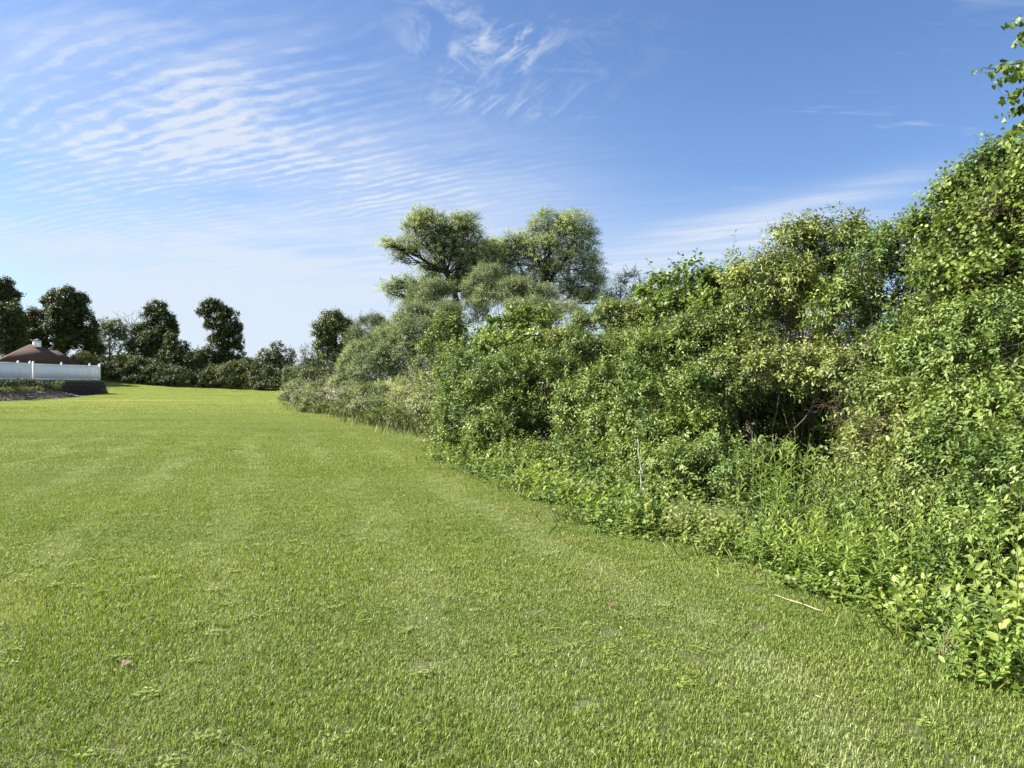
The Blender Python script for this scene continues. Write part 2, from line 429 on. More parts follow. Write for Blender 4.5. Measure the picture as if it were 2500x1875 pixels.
def tree(name, label, trunk, lobes, mat, seed, size=0.30, ratio=0.6, K=6, L=0.6, k=4.0, r0=0.25, group=None, tpl=T_FAR, up=0.3, droop=0.0,
         nsub=22, depth=1.0, limbs=True, bark=None, cat='tree', inner=0.28, tintb=0.0, cut=0.32, extra_limbs=()):
    """trunk: list of (px, py, D) with the first on the ground (py None)"""
    rng = np.random.default_rng(seed)
    pts = [onground(t[0], t[2], -0.1) if t[1] is None else P(*t) for t in trunk]
    base = pts[0].copy(); base[2] += 0.1
    c, r = lobes3(lobes, depth)
    root = thing(name, label, cat, tuple(base), group)
    mt, ml = MB(), MB()
    # resample the trunk smoothly
    tp = np.array(pts); tt = np.linspace(0, len(tp) - 1, 3 * len(tp)); ix = np.arange(len(tp))
    sm = np.stack([np.interp(tt, ix, tp[:, i]) for i in range(3)], 1); sm[1:-1] += rng.normal(size=(len(sm) - 2, 3)) * r0 * 0.15
    rr = np.linspace(r0, r0 * 0.45, len(sm)); rr[0] *= 1.35
    mt.tube(sm, rr, 8)
    for el in extra_limbs:
        ep = np.array([P(*q) for q in el[1]]); mt.tube(ep, np.linspace(el[0], el[0] * 0.35, len(ep)), 6)
    if limbs:
        for ci, ri in zip(c, r):
            dd = np.linalg.norm(sm - ci, axis=1) + (sm[:, 2] > ci[2] - 0.1) * 3 + (np.arange(len(sm)) < len(sm) * 0.4) * 2
            j = int(np.argmin(dd)); p = limb(mt, rng, sm[j], ci, rr[j] * 0.38, rr[-1] * 0.25, 6, 0.1)
            for q in range(9):
                d = norm(rng.normal(size=3) + [0, 0, 0.35]); s = p[rng.integers(3, 6)]
                e = limb(mt, rng, s, ci + ri * d * 0.8, rr[-1] * 0.3, 0.012, 5, 0.14, sides=4)
    n = area_leaves(r, k, size, ratio)
    o, v, cx = twig_points(rng, c, r, max(40, n // K), nsub=nsub, inner=inner, cut=cut)
    leafy(ml, mt, rng, o, v, cx, K, L, size, ratio, tpl, up=up, droop=droop, twig_r=0.006, tintb=tintb)
    mt.build('trunk', bark or BARK_D, root, base)
    ml.build('crown', mat, root, base)
    return root


# ------------------------------------------------------------------ lawn
EC = (3.3, -0.30, -0.0012)      # hedge foot x = EC0 + EC1*y + EC2*y^2


def lawn_color(q, pos, dry=1.0):
    """world-position colour fields shared by soil sheet and blades: returns (mow, dryness, lush, fine)"""
    x, y, z = q.xyz(pos)
    e = q.add(q.add(EC[0], q.mul(y, EC[1])), q.mul(q.mul(y, y), EC[2]))
    u = q.sub(x, e)
    big = q.noise(pos, 0.35, 3, 0.55)
    uw = q.add(u, q.mul(big, 2.2))
    mow = q.ss(q.m('SINE', q.mul(uw, TAU / 1.55)), 0.25, 1.0)
    mow = q.mul(mow, q.ss(q.noise(pos, 1.3, 4, 0.6), 0.28, 0.60))
    mow = q.mul(q.mul(mow, q.ss(y, 34.0, 16.0)), q.ss(q.noise(pos, 0.16, 2, 0.5), 0.30, 0.55))
    dryv = q.ss(q.noise(q.cxyz(q.add(x, 31.0), y), 0.8, 5, 0.62), 0.55, 0.78)
    lush = q.ss(q.noise(q.cxyz(q.mul(x, 0.3), q.add(y, 9.0)), 0.55, 3, 0.5), 0.35, 0.68)
    return mow, dryv, lush, u, x, y


def dry_spots(q, pos, x, y):
    """dried out strip below the block wall and a worn patch at the far left"""
    def spot(cx, cy, rx, ry):
        a = q.mul(q.sub(x, cx), 1 / rx); b = q.mul(q.sub(y, cy), 1 / ry)
        r = q.add(q.add(q.mul(a, a), q.mul(b, b)), q.mul(q.noise(q.cxyz(q.mul(x, .35), y), 1.1, 5), 1.6))
        return q.ss(r, 1.75, 0.75)
    return q.m('MAXIMUM', spot(-35.0, 68.5, 10.0, 2.6), spot(-27.2, 36.5, 1.6, 1.0))


def make_grass_mat():
    m, q = new_mat('grass_blade')
    pos = q.n('ShaderNodeNewGeometry').outputs['Position']
    at = q.n('ShaderNodeAttribute', attribute_name='tint').outputs['Fac']
    mow, dry, lush, u, x, y = lawn_color(q, pos)
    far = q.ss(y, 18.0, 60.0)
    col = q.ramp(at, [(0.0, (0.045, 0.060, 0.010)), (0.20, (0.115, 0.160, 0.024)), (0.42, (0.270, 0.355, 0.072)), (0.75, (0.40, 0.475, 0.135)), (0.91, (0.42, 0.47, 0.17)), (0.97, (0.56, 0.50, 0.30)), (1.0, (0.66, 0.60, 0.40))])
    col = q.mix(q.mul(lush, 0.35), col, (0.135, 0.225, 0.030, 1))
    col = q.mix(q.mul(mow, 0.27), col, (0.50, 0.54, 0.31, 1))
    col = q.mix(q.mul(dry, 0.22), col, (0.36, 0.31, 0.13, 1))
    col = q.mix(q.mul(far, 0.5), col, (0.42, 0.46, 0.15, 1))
    strip = q.mul(q.ss(q.noise(q.cxyz(q.mul(x, 0.10), y), 0.42, 4, 0.62), 0.50, 0.66), q.ss(y, 14.0, 30.0))
    col = q.mix(q.mul(strip, 0.42), col, (0.115, 0.190, 0.028, 1))
    edge = q.mul(q.ss(q.m('ABSOLUTE', q.add(u, 0.35)), 0.45, 0.0), q.ss(q.noise(pos, 1.1, 3), 0.45, 0.6))
    col = q.mix(q.mul(edge, 0.22), col, (0.40, 0.34, 0.12, 1))
    col = q.mix(q.mul(dry_spots(q, pos, x, y), 0.65), col, (0.50, 0.43, 0.26, 1))
    p = q.n('ShaderNodeBsdfPrincipled'); q.put(p.inputs['Base Color'], col)
    p.inputs['Roughness'].default_value = 0.5; p.inputs['Specular IOR Level'].default_value = 0.35
    t = q.n('ShaderNodeBsdfTranslucent'); q.put(t.inputs[0], q.mix(1.0, col, (1.15, 1.12, 0.5, 1), 'MULTIPLY'))
    mx = q.n('ShaderNodeMixShader'); mx.inputs[0].default_value = 0.33
    q.t.links.new(p.outputs[0], mx.inputs[1]); q.t.links.new(t.outputs[0], mx.inputs[2])
    surf(q, mx.outputs[0]); return m


def make_ground_mat():
    m, q = new_mat('lawn_soil')
    pos = q.n('ShaderNodeNewGeometry').outputs['Position']
    mow, dry, lush, u, x, y = lawn_color(q, pos)
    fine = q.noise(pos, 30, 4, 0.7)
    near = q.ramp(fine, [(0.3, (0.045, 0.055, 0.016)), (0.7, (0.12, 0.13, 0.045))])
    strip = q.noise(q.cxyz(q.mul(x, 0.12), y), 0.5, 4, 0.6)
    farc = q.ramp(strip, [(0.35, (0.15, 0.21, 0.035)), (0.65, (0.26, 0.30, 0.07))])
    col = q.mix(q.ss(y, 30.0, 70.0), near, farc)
    sp = dry_spots(q, pos, x, y)
    col = q.mix(q.mul(sp, 0.8), col, (0.42, 0.34, 0.20, 1))
    p = q.n('ShaderNodeBsdfPrincipled'); q.put(p.inputs['Base Color'], col); p.inputs['Roughness'].default_value = 0.95
    b = q.n('ShaderNodeBump'); b.inputs['Strength'].default_value = 0.5; b.inputs['Distance'].default_value = 0.03
    q.put(b.inputs['Height'], q.noise(pos, 14, 4, 0.7)); q.t.links.new(b.outputs[0], p.inputs['Normal'])
    surf(q, p.outputs[0]); return m


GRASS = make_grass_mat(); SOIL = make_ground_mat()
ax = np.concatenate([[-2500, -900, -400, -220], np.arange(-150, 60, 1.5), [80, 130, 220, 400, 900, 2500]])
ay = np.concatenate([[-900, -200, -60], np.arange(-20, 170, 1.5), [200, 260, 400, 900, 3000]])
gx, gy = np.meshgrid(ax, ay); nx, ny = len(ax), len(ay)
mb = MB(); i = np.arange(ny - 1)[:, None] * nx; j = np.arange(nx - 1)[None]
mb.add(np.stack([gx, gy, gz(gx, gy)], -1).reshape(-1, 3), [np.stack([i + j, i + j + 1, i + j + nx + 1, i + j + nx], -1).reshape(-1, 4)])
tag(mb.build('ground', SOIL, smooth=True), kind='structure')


def hedge_x(y): return EC[0] + EC[1] * y + EC[2] * y * y


def blades(rng, W, n, hmin, hmax, wmin, wmax, segs=2, clover=0, tall=0.03):
    mb = MB()
    # tufts: blades gather around tuft centres
    nt = max(8, n // 6); tc = rng.uniform(-W / 2, W / 2, (nt, 2)); ti = rng.integers(0, nt, n)
    xy = tc[ti] + rng.normal(size=(n, 2)) * 0.026 * (W / 0.5) ** 0.5
    tt = rng.random(nt); th = rng.uniform(0.7, 1.2, nt)
    h = rng.uniform(hmin, hmax, n) * th[ti]; tl = rng.random(n) < tall; h = np.where(tl, h * rng.uniform(1.2, 1.7, n), h)
    w = rng.uniform(wmin, wmax, n)
    an = rng.uniform(0, TAU, n); lean = rng.uniform(0.1, 0.75, n)
    d = np.stack([np.cos(an), np.sin(an)], 1); s = np.stack([-d[:, 1], d[:, 0]], 1)
    z0 = np.zeros(n)
    p0 = np.concatenate([xy, z0[:, None]], 1)
    p1 = np.concatenate([xy + d * (h * lean * 0.25)[:, None], (h * 0.6)[:, None]], 1)
    p2 = np.concatenate([xy + d * (h * lean * 0.9)[:, None], (h * (1.02 - 0.35 * lean))[:, None]], 1)
    s3 = np.concatenate([s, z0[:, None]], 1) * w[:, None] * 0.5
    v = np.stack([p0 - s3, p0 + s3, p1 - s3 * 0.9, p1 + s3 * 0.9, p2], 1).reshape(-1, 3)
    k = (np.arange(n) * 5)[:, None]
    tint = np.clip(rng.beta(1.35, 1.35, n) * 0.78 + (tt[ti] - 0.5) * 0.25, 0, 0.9); dead = rng.random(n) < 0.025
    tint = np.where(dead, rng.uniform(0.93, 1.0, n), tint)
    mb.add(v, [np.concatenate([k, k + 1, k + 3, k + 2], 1), np.concatenate([k + 2, k + 3, k + 4], 1)], np.repeat(tint, 5))
    if clover:
        nc = max(1, clover // 14); cc = rng.uniform(-W / 2, W / 2, (nc, 2)); ci = rng.integers(0, nc, clover)
        o = np.concatenate([cc[ci] + rng.normal(size=(clover, 2)) * 0.03, rng.uniform(0.02, 0.04, (clover, 1))], 1)
        for q in range(3):
            a = rng.uniform(0, 0.4, clover) + q * TAU / 3
            axv = norm(np.stack([np.cos(a), np.sin(a), rng.uniform(-.1, .3, clover)], 1))
            N0 = np.array([0, 0, 1.0]) + rng.normal(size=(clover, 3)) * 0.25; N = norm(N0 - axv * (axv * N0).sum(-1, keepdims=True))
            add_leaves(mb, o, axv, N, rng.uniform(0.009, 0.015, clover), np.full(clover, 1.0), rng.uniform(0.25, 0.75, clover), T_FAR)
    return mb


def gn_scatter(name, pts, rots, scls, idx, sources, label, cat):
    col = bpy.data.collections.new(name + '_sources')
    for s in sources: C.objects.unlink(s); col.objects.link(s)
    me = bpy.data.meshes.new(name); me.vertices.add(len(pts)); me.vertices.foreach_set('co', np.asarray(pts, np.float32).ravel())
    for an_, typ, dat in (('rot', 'FLOAT_VECTOR', rots), ('scl', 'FLOAT_VECTOR', scls)):
        a = me.attributes.new(an_, typ, 'POINT'); a.data.foreach_set('vector', np.asarray(dat, np.float32).ravel())
    a = me.attributes.new('pick', 'INT', 'POINT'); a.data.foreach_set('value', np.asarray(idx, np.int32))
    me.materials.append(GRASS)
    ob = bpy.data.objects.new(name, me); C.objects.link(ob)
    t = bpy.data.node_groups.new(name + '_nodes', 'GeometryNodeTree')
    t.interface.new_socket('Geometry', in_out='INPUT', socket_type='NodeSocketGeometry')
    t.interface.new_socket('Geometry', in_out='OUTPUT', socket_type='NodeSocketGeometry')
    gi = t.nodes.new('NodeGroupInput'); go = t.nodes.new('NodeGroupOutput')
    ci = t.nodes.new('GeometryNodeCollectionInfo'); ci.inputs[0].default_value = col; ci.inputs[1].default_value = True; ci.inputs[2].default_value = True
    ip = t.nodes.new('GeometryNodeInstanceOnPoints'); ip.inputs['Pick Instance'].default_value = True

    def na(n_, typ):
        a_ = t.nodes.new('GeometryNodeInputNamedAttribute'); a_.data_type = typ; a_.inputs[0].default_value = n_
        return [o_ for o_ in a_.outputs if o_.enabled][0]
    t.links.new(gi.outputs[0], ip.inputs['Points']); t.links.new(ci.outputs[0], ip.inputs['Instance'])
    t.links.new(na('pick', 'INT'), ip.inputs['Instance Index']); t.links.new(na('rot', 'FLOAT_VECTOR'), ip.inputs['Rotation'])
    t.links.new(na('scl', 'FLOAT_VECTOR'), ip.inputs['Scale']); t.links.new(ip.outputs[0], go.inputs[0])
    md = ob.modifiers.new('scatter', 'NODES'); md.node_group = t
    return tag(ob, label, cat, kind='stuff')


rg = np.random.default_rng(5)
srcs = []; WALLX = -48.3
for q in range(5): srcs.append(blades(rg, 0.5, 4600, 0.017, 0.039, 0.0023, 0.0044, clover=(0, 24, 60, 0, 14)[q]).build('a%d_turf' % q, GRASS))
for q in range(4): srcs.append(blades(rg, 1.0, 8000, 0.019, 0.042, 0.0044, 0.0078, clover=0).build('b%d_turf' % q, GRASS))
for q in range(3): srcs.append(blades(rg, 2.0, 4200, 0.025, 0.055, 0.016, 0.028, clover=0).build('c%d_turf' % q, GRASS))
pts, rots, scls, idx = [], [], [], []


def lay(step, y0, y1, i0, n_i, zs):
    for y in np.arange(y0, y1, step):
        lim = 0.80 * (y + 1) + 1.8
        for x in np.arange(-lim, min(lim, hedge_x(y) + 1.2 if y < 50 else -0.27 * y + 1.0), step):
            xx = x + rg.uniform(-.1, .1) * step; yy = y + rg.uniform(-.1, .1) * step
            if xx < -48.0 and 50 < yy < 89.6: continue
            if xx < WALLX + 2.6 and 57 < yy < 79: continue
            if ((xx + 27.2) / .9) ** 2 + ((yy - 36.5) / 0.8) ** 2 < 1: continue
            zz = float(gz(xx, yy)); e = 0.4
            dx = (float(gz(xx + e, yy)) - zz) / e; dy = (float(gz(xx, yy + e)) - zz) / e
            nrm = Vector((-dx, -dy, 1)).normalized()
            qd = Vector((0, 0, 1)).rotation_difference(nrm) @ Euler((0, 0, rg.uniform(0, 6.283))).to_quaternion()
            el = qd.to_euler()
            pts.append((xx, yy, zz)); rots.append((el.x, el.y, el.z))
            s = zs * (0.92 + 0.25 * math.sin(xx * 0.7 + 1.3 * math.sin(yy * 0.5)) * math.sin(yy * 0.8)); m_ = -1 if rg.random() < 0.5 else 1
            scls.append((1.14 * m_, 1.14, s)); idx.append(i0 + rg.integers(0, n_i))


lay(0.5, 1.0, 14.0, 0, 5, 1.0)
lay(1.0, 14.3, 40.0, 5, 4, 1.0)
lay(2.0, 40.8, 128.0, 9, 3, 1.0)
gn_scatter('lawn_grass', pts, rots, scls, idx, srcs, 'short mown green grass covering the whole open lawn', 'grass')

# ------------------------------------------------------------------ leaf materials
M_DOG = leaf_mat('leaf_hedge', [(0.0, (0.028, 0.064, 0.007)), (0.3, (0.066, 0.130, 0.014)), (0.6, (0.120, 0.208, 0.027)), (1.0, (0.235, 0.345, 0.068))], 0.22, 0.46, 0.34)
M_DOG2 = leaf_mat('leaf_hedge_olive', [(0.0, (0.034, 0.064, 0.008)), (0.4, (0.092, 0.152, 0.020)), (1.0, (0.235, 0.315, 0.065))], 0.22, 0.46, 0.34)
M_VINE = leaf_mat('leaf_vine', [(0.0, (0.034, 0.076, 0.008)), (0.5, (0.108, 0.190, 0.022)), (0.9, (0.20, 0.30, 0.045)), (1.0, (0.28, 0.37, 0.08))], 0.27, 0.46, 0.34)
M_WEED = leaf_mat('leaf_weed', [(0.0, (0.055, 0.125, 0.018)), (0.5, (0.120, 0.235, 0.030)), (1.0, (0.25, 0.38, 0.06))], 0.35, 0.5, 0.35)
M_GOLD = leaf_mat('leaf_goldenrod', [(0.0, (0.060, 0.135, 0.018)), (0.5, (0.130, 0.250, 0.030)), (1.0, (0.26, 0.38, 0.055))], 0.35, 0.5, 0.35)
M_BRIGHT = leaf_mat('leaf_bright', [(0.0, (0.105, 0.200, 0.018)), (0.5, (0.165, 0.275, 0.035)), (1.0, (0.27, 0.38, 0.07))], 0.36, 0.5, 0.35)
M_YEL = leaf_mat('leaf_yellowing', [(0.0, (0.110, 0.170, 0.022)), (0.5, (0.185, 0.270, 0.045)), (1.0, (0.31, 0.36, 0.09))], 0.35, 0.5, 0.35)
M_OLIVE = leaf_mat('leaf_silver_olive', [(0.0, (0.080, 0.115, 0.040)), (0.5, (0.22, 0.275, 0.13)), (1.0, (0.40, 0.46, 0.27))], 0.25, 0.5, 0.35, hue=(1.12, 1.14, 1.2))
M_WIL = leaf_mat('leaf_willow', [(0.0, (0.15, 0.20, 0.085)), (0.5, (0.31, 0.375, 0.19)), (1.0, (0.48, 0.53, 0.33))], 0.45, 0.45, 0.35, hue=(1.05, 1.04, 1.08))
M_MAPLE = leaf_mat('leaf_maple', [(0.0, (0.018, 0.033, 0.010)), (0.5, (0.048, 0.075, 0.020)), (1.0, (0.16, 0.20, 0.06))], 0.15, 0.5, 0.35, hue=(1.1, 1.0, 1.0))
M_PALE = leaf_mat('leaf_pale', [(0.0, (0.055, 0.080, 0.032)), (0.5, (0.095, 0.130, 0.055)), (1.0, (0.16, 0.20, 0.09))], 0.25, 0.5, 0.3, hue=(1.12, 1.14, 1.2))
M_ROSE = leaf_mat('leaf_bramble', [(0.0, (0.060, 0.110, 0.022)), (0.5, (0.135, 0.205, 0.045)), (1.0, (0.27, 0.34, 0.09))], 0.30, 0.5, 0.35)
M_GRASSE = leaf_mat('edge_grass_blade', [(0.0, (0.09, 0.14, 0.025)), (0.6, (0.22, 0.31, 0.06)), (0.9, (0.38, 0.44, 0.13)), (1.0, (0.50, 0.46, 0.26))], 0.35, 0.5, 0.3)
M_GRASSY = leaf_mat('tall_grass_blade', [(0.0, (0.07, 0.10, 0.02)), (0.5, (0.15, 0.20, 0.05)), (1.0, (0.34, 0.34, 0.15))], 0.3, 0.5, 0.3)
M_WHITE = leaf_mat('petal_white', [(0.0, (0.62, 0.58, 0.50)), (1.0, (0.80, 0.78, 0.72))], 0.25, 0.6, 0.2, tcol=(1, 1, 1), namp=0.05, hue=(1, 1, 1))
M_STRAW = plain_mat('straw', (0.36, 0.32, 0.17), (0.50, 0.46, 0.29), 12, 0.8)
M_BROWNLEAF = plain_mat('dead_leaf', (0.12, 0.07, 0.045), (0.24, 0.15, 0.10), 40, 0.7)

# ------------------------------------------------------------------ house, fence and terrace on the far left
TZ = 2.03


def box_obj(name, mat, parent, lo, hi, org, rot=0.0):
    m_ = MB(); m_.box(lo, hi, rot); return m_.build(name, mat, parent)


# terrace: raised earth behind the retaining wall, sloping bank in front of it at the left
WALLX = -48.3
EARTH = plain_mat('bank_earth', (0.10, 0.075, 0.05), (0.26, 0.20, 0.14), 1.2, 0.95, 0.8)
def grid(xs, ys, zf):
    gx, gy = np.meshgrid(xs, ys); nx, ny = len(xs), len(ys); i = np.arange(ny - 1)[:, None] * nx; j = np.arange(nx - 1)[None]
    m1 = MB(); m1.add(np.stack([gx, gy, zf(gx, gy)], -1).reshape(-1, 3), [np.stack([i + j, i + j + 1, i + j + nx + 1, i + j + nx], -1).reshape(-1, 4)]); return m1


tag(grid(np.linspace(-120, WALLX - .46, 60), np.linspace(40, 88.1, 50), lambda x, y: np.where(y < 66, gz(x, y) + (TZ - gz(x, y)) * np.clip((y - 58) / 8, 0, 1), TZ) - 0.02 - (y < 58.5) * .2).build('terrace', EARTH, smooth=True), kind='structure')


def apron(x, y):
    """height of the rubble bank leaning on the wall"""
    h = (TZ - gz(x, y)) * (0.62 * np.clip((80.6 - y) / 4.5, 0, 1) ** .8) * np.clip((y - 54) / 8, 0, 1)
    d = np.clip(1 - (x - WALLX) / (3.1 + .35 * np.sin(y * 1.3) + .25 * np.sin(y * 3.1)), 0, 1)
    return gz(x, y) - .05 + h * d ** 1.25 + .05 * d * np.sin(x * 5 + y * 1.7) * np.sin(y * 4.1 - x * 2)


tag(grid(np.linspace(WALLX - .6, WALLX + 3.8, 50), np.linspace(52, 82, 200), apron).build('earth_bank', EARTH, smooth=True), kind='structure')
# stones and mulch strewn on the bank
rs = np.random.default_rng(8); mb = MB()
tet = norm(np.array([[1, 0, 0], [-.5, .87, 0], [-.5, -.87, 0], [0, 0, .8], [.3, .5, .5], [0, 0, -.4]]))
fs = np.array([[0, 4, 3], [4, 1, 3], [1, 2, 3], [2, 0, 3], [0, 1, 4], [2, 1, 5], [1, 0, 5], [0, 2, 5]])
for q in range(3400):
    y = rs.uniform(56, 81); x = WALLX + abs(rs.normal()) * 1.5 + .1
    if x > WALLX + 3.3 or (y > 79 and x > WALLX + 1.5): continue
    s = rs.uniform(0.03, 0.12); v = tet * rs.uniform(0.6, 1.2, (6, 3)) * s * [1.5, 1.5, .6]
    mb.add(v + [x, y, float(apron(x, y)) + s * 0.2], [fs], np.full(6, rs.random()))
m_, q_ = new_mat('rubble'); at = q_.n('ShaderNodeAttribute', attribute_name='tint').outputs['Fac']
p_ = q_.n('ShaderNodeBsdfPrincipled'); q_.put(p_.inputs['Base Color'], q_.ramp(at, [(0, (0.05, 0.045, 0.03)), (.5, (0.16, 0.14, 0.10)), (1, (0.34, 0.31, 0.25))])); p_.inputs['Roughness'].default_value = .9
surf(q_, p_.outputs[0])
tag(mb.build('bank_rubble', m_), 'loose pale stones and mulch strewn over the earth bank below the white fence', 'rubble', kind='stuff')

# retaining wall of dark blocks: courses stepping back, running away from the camera with a return at its far end
BLOCK = plain_mat('wall_block', (0.022, 0.018, 0.016), (0.065, 0.05, 0.043), 3.5, 0.9, 0.7)
CAP = plain_mat('cap_block', (0.07, 0.055, 0.05), (0.16, 0.13, 0.11), 3.0, 0.9, 0.5)
yA, yB = 58.2, 88.6; ncs = 8; zb = float(gz(WALLX, 84)) - 0.12; ch = (TZ - zb) / ncs
w = thing('retaining_wall', 'low dark block retaining wall with stepped courses under the white fence', 'wall', (WALLX, yA, zb))
mc, mp = MB(), MB()
for k in range(ncs):
    back = 0.055 * k; z0, z1 = zb + k * ch + 0.006, zb + (k + 1) * ch - 0.006; off = 0.3 if k % 2 else 0.0
    tgt = mp if k == ncs - 1 else mc; proud = 0.05 if k == ncs - 1 else 0.0
    y = yA + off * 0.5
    while y < yB - back - 0.1:
        y2 = min(y + 0.6, yB - back); jx = rs.uniform(-0.012, 0.012)
        tgt.box((WALLX - back - 0.45, y + 0.006, z0), (WALLX - back + proud + jx, y2 - 0.006, z1)); y = y2
    x = WALLX - back - 0.47
    while x > -62:
        tgt.box((x - 0.59, yB - back - 0.35, z0), (x - 0.006, yB - back + proud + rs.uniform(-.012, .012), z1)); x -= 0.6
mc.build('block_courses', BLOCK, w, (WALLX, yA, zb)); mp.build('capstones', CAP, w, (WALLX, yA, zb))

# white vinyl fence
VINYL = plain_mat('white_vinyl', (0.84, 0.85, 0.87), (0.90, 0.91, 0.93), 1.5, 0.45, 0.0, 0.4)


def fence(label, seq, seed):
    b0 = onground(seq[0][0], seq[0][1]); b0[2] = TZ
    rt = thing('vinyl_fence', label, 'fence', tuple(b0))
    pp = []
    for (px, D, vis) in seq:
        x = (px - 1250) / F * D; pp.append((x, D))
        if vis:
            m1 = MB(); m1.box((x - .075, D - .075, TZ), (x + .075, D + .075, TZ + 1.86)); po = m1.build('post', VINYL, rt, tuple(b0))
            m2 = MB(); m2.box((x - .10, D - .10, TZ + 1.862), (x + .10, D + .10, TZ + 1.90))
            m2.add([[x - .09, D - .09, TZ + 1.902], [x + .09, D - .09, TZ + 1.902], [x + .09, D + .09, TZ + 1.902], [x - .09, D + .09, TZ + 1.902], [x, D, TZ + 2.03]],
                   [np.array([[0, 1, 4], [1, 2, 4], [2, 3, 4], [3, 0, 4]]), np.array([[3, 2, 1, 0]])])
            m2.build('post_cap', VINYL, po, tuple(b0))
    for (xa, ya), (xb, yb) in zip(pp[:-1], pp[1:]):
        L = math.hypot(xb - xa, yb - ya); an = math.atan2(yb - ya, xb - xa); m1 = MB()
        m1.box((.08, -.03, .04), (L - .08, .03, .16), an, (xa, ya, TZ)); m1.box((.08, -.03, 1.62), (L - .08, .03, 1.78), an, (xa, ya, TZ))
        nb = int((L - .16) / .2); wv_ = (L - .16) / nb
        for b_ in range(nb): m1.box((.08 + b_ * wv_ + .003, -.014, .162), (.08 + (b_ + 1) * wv_ - .003, .014, 1.618), an, (xa, ya, TZ))
        m1.build('panel', VINYL, rt, tuple(b0))
    return rt


fence('white vinyl privacy fence section reaching in from the left edge of the picture', [(-70, 69.6, True), (-12, 73.6, True), (44, 76.6, True), (73, 78.4, True)], 1)
fence('white vinyl privacy fence section above the dark block wall, ending in a short return', [(81, 79.4, True), (150, 83.6, True), (219, 87.4, True), (243, 88.1, True)], 2)

GLASS_ = plain_mat('dark_glass', (0.03, 0.04, 0.05), (0.06, 0.07, 0.09), 2, 0.1, spec=0.6)
# hip roofed house with a cupola behind the fence
ROOF = plain_mat('brown_shingle', (0.062, 0.036, 0.029), (0.105, 0.066, 0.054), 5, 0.9, 0.6, stretch=(1, 1, 4))
FASCIA = plain_mat('brown_fascia', (0.075, 0.04, 0.03), (0.11, 0.06, 0.045), 2, 0.7)
SIDING = plain_mat('tan_siding', (0.32, 0.27, 0.20), (0.38, 0.33, 0.26), 2, 0.8)
LEAD = plain_mat('cupola_roof', (0.16, 0.16, 0.17), (0.24, 0.24, 0.25), 4, 0.5)
O_ = np.array([-65.3, 94.0]); ud = np.array([.757, .656]); ud /= np.linalg.norm(ud); vd = np.array([-ud[1], ud[0]]); rot = math.atan2(ud[1], ud[0])
hg = float(gz(-62, 98)) - 0.3; hb = (O_[0], O_[1], hg)
hs = thing('pool_house', 'brown hip roofed house with small white cupola behind the white fence', 'house', hb)


def H(a, b, z): return [*(O_ + ud * a + vd * b), z]


def hip(a0, a1, b0, b1, ra, rb_, ze, zr, name, mat, par):
    bm_ = (b0 + b1) / 2; m1 = MB(); m1.add([H(a0, b0, ze), H(a1, b0, ze), H(a1, b1, ze), H(a0, b1, ze), H(ra, bm_, zr), H(rb_, bm_, zr)],
        [np.array([[0, 1, 5, 4], [2, 3, 4, 5], [3, 2, 1, 0]]), np.array([[1, 2, 5], [3, 0, 4]])]); return m1.build(name, mat, par, hb)


def hbox(a0, a1, b0, b1, z0, z1, name, mat, par):
    m1 = MB(); m1.box((a0, b0, z0), (a1, b1, z1), rot, (O_[0], O_[1], 0)); return m1.build(name, mat, par, hb)


ze = 4.47
rf = hip(-.1, 8.0, 0, 6.0, 3.7, 4.9, ze, 6.9, 'roof', ROOF, hs)
hip(3.0, 9.25, .12, 5.88, 4.5, 6.9, ze - .06, 6.18, 'wing_roof', ROOF, hs)
hbox(0, 7.9, .1, 5.9, ze - .26, ze - .004, 'fascia', FASCIA, hs); hbox(7.93, 9.15, .22, 5.78, ze - .32, ze - .064, 'fascia', FASCIA, hs)
hbox(.5, 7.4, .6, 5.4, hg, ze - .264, 'wall', SIDING, hs); hbox(7.43, 8.7, .75, 5.25, hg, ze - .324, 'wall', SIDING, hs)
hbox(1.6, 3.0, .56, .597, 2.2, 3.6, 'window', GLASS_, hs); hbox(4.6, 6.0, .56, .597, 2.2, 3.6, 'window', GLASS_, hs)
cp = O_ + ud * 4.6 + vd * 3.0; zr = 6.9
mb = MB(); mb.box((-.43, -.43, -.6), (.43, .43, .46), rot, (cp[0], cp[1], zr)); cu = mb.build('cupola', VINYL, rf, hb)
mb = MB()
for sy in (-1, 1):
    for k in range(5): mb.box((-.34, sy * .51 - .012, .0 + k * .1), (.34, sy * .51 + .012, .05 + k * .1), rot, (cp[0], cp[1], zr))
mb.add([[cp[0], cp[1], zr + .3]] * 3, [np.array([[0, 1, 2]])])
mb = MB(); c_, s_ = math.cos(rot), math.sin(rot)
vv = [[x * c_ - y * s_ + cp[0], x * s_ + y * c_ + cp[1], zr + z] for x, y, z in ((-.56, -.56, .464), (.56, -.56, .464), (.56, .56, .464), (-.56, .56, .464), (-.2, -.2, .68), (.2, -.2, .68), (.2, .2, .68), (-.2, .2, .68), (0, 0, .8))]
mb.add(vv, [np.array([[0, 1, 5, 4], [1, 2, 6, 5], [2, 3, 7, 6], [3, 0, 4, 7], [3, 2, 1, 0]]), np.array([[4, 5, 8], [5, 6, 8], [6, 7, 8], [7, 4, 8]])]); mb.build('cupola_cap', LEAD, rf, hb)

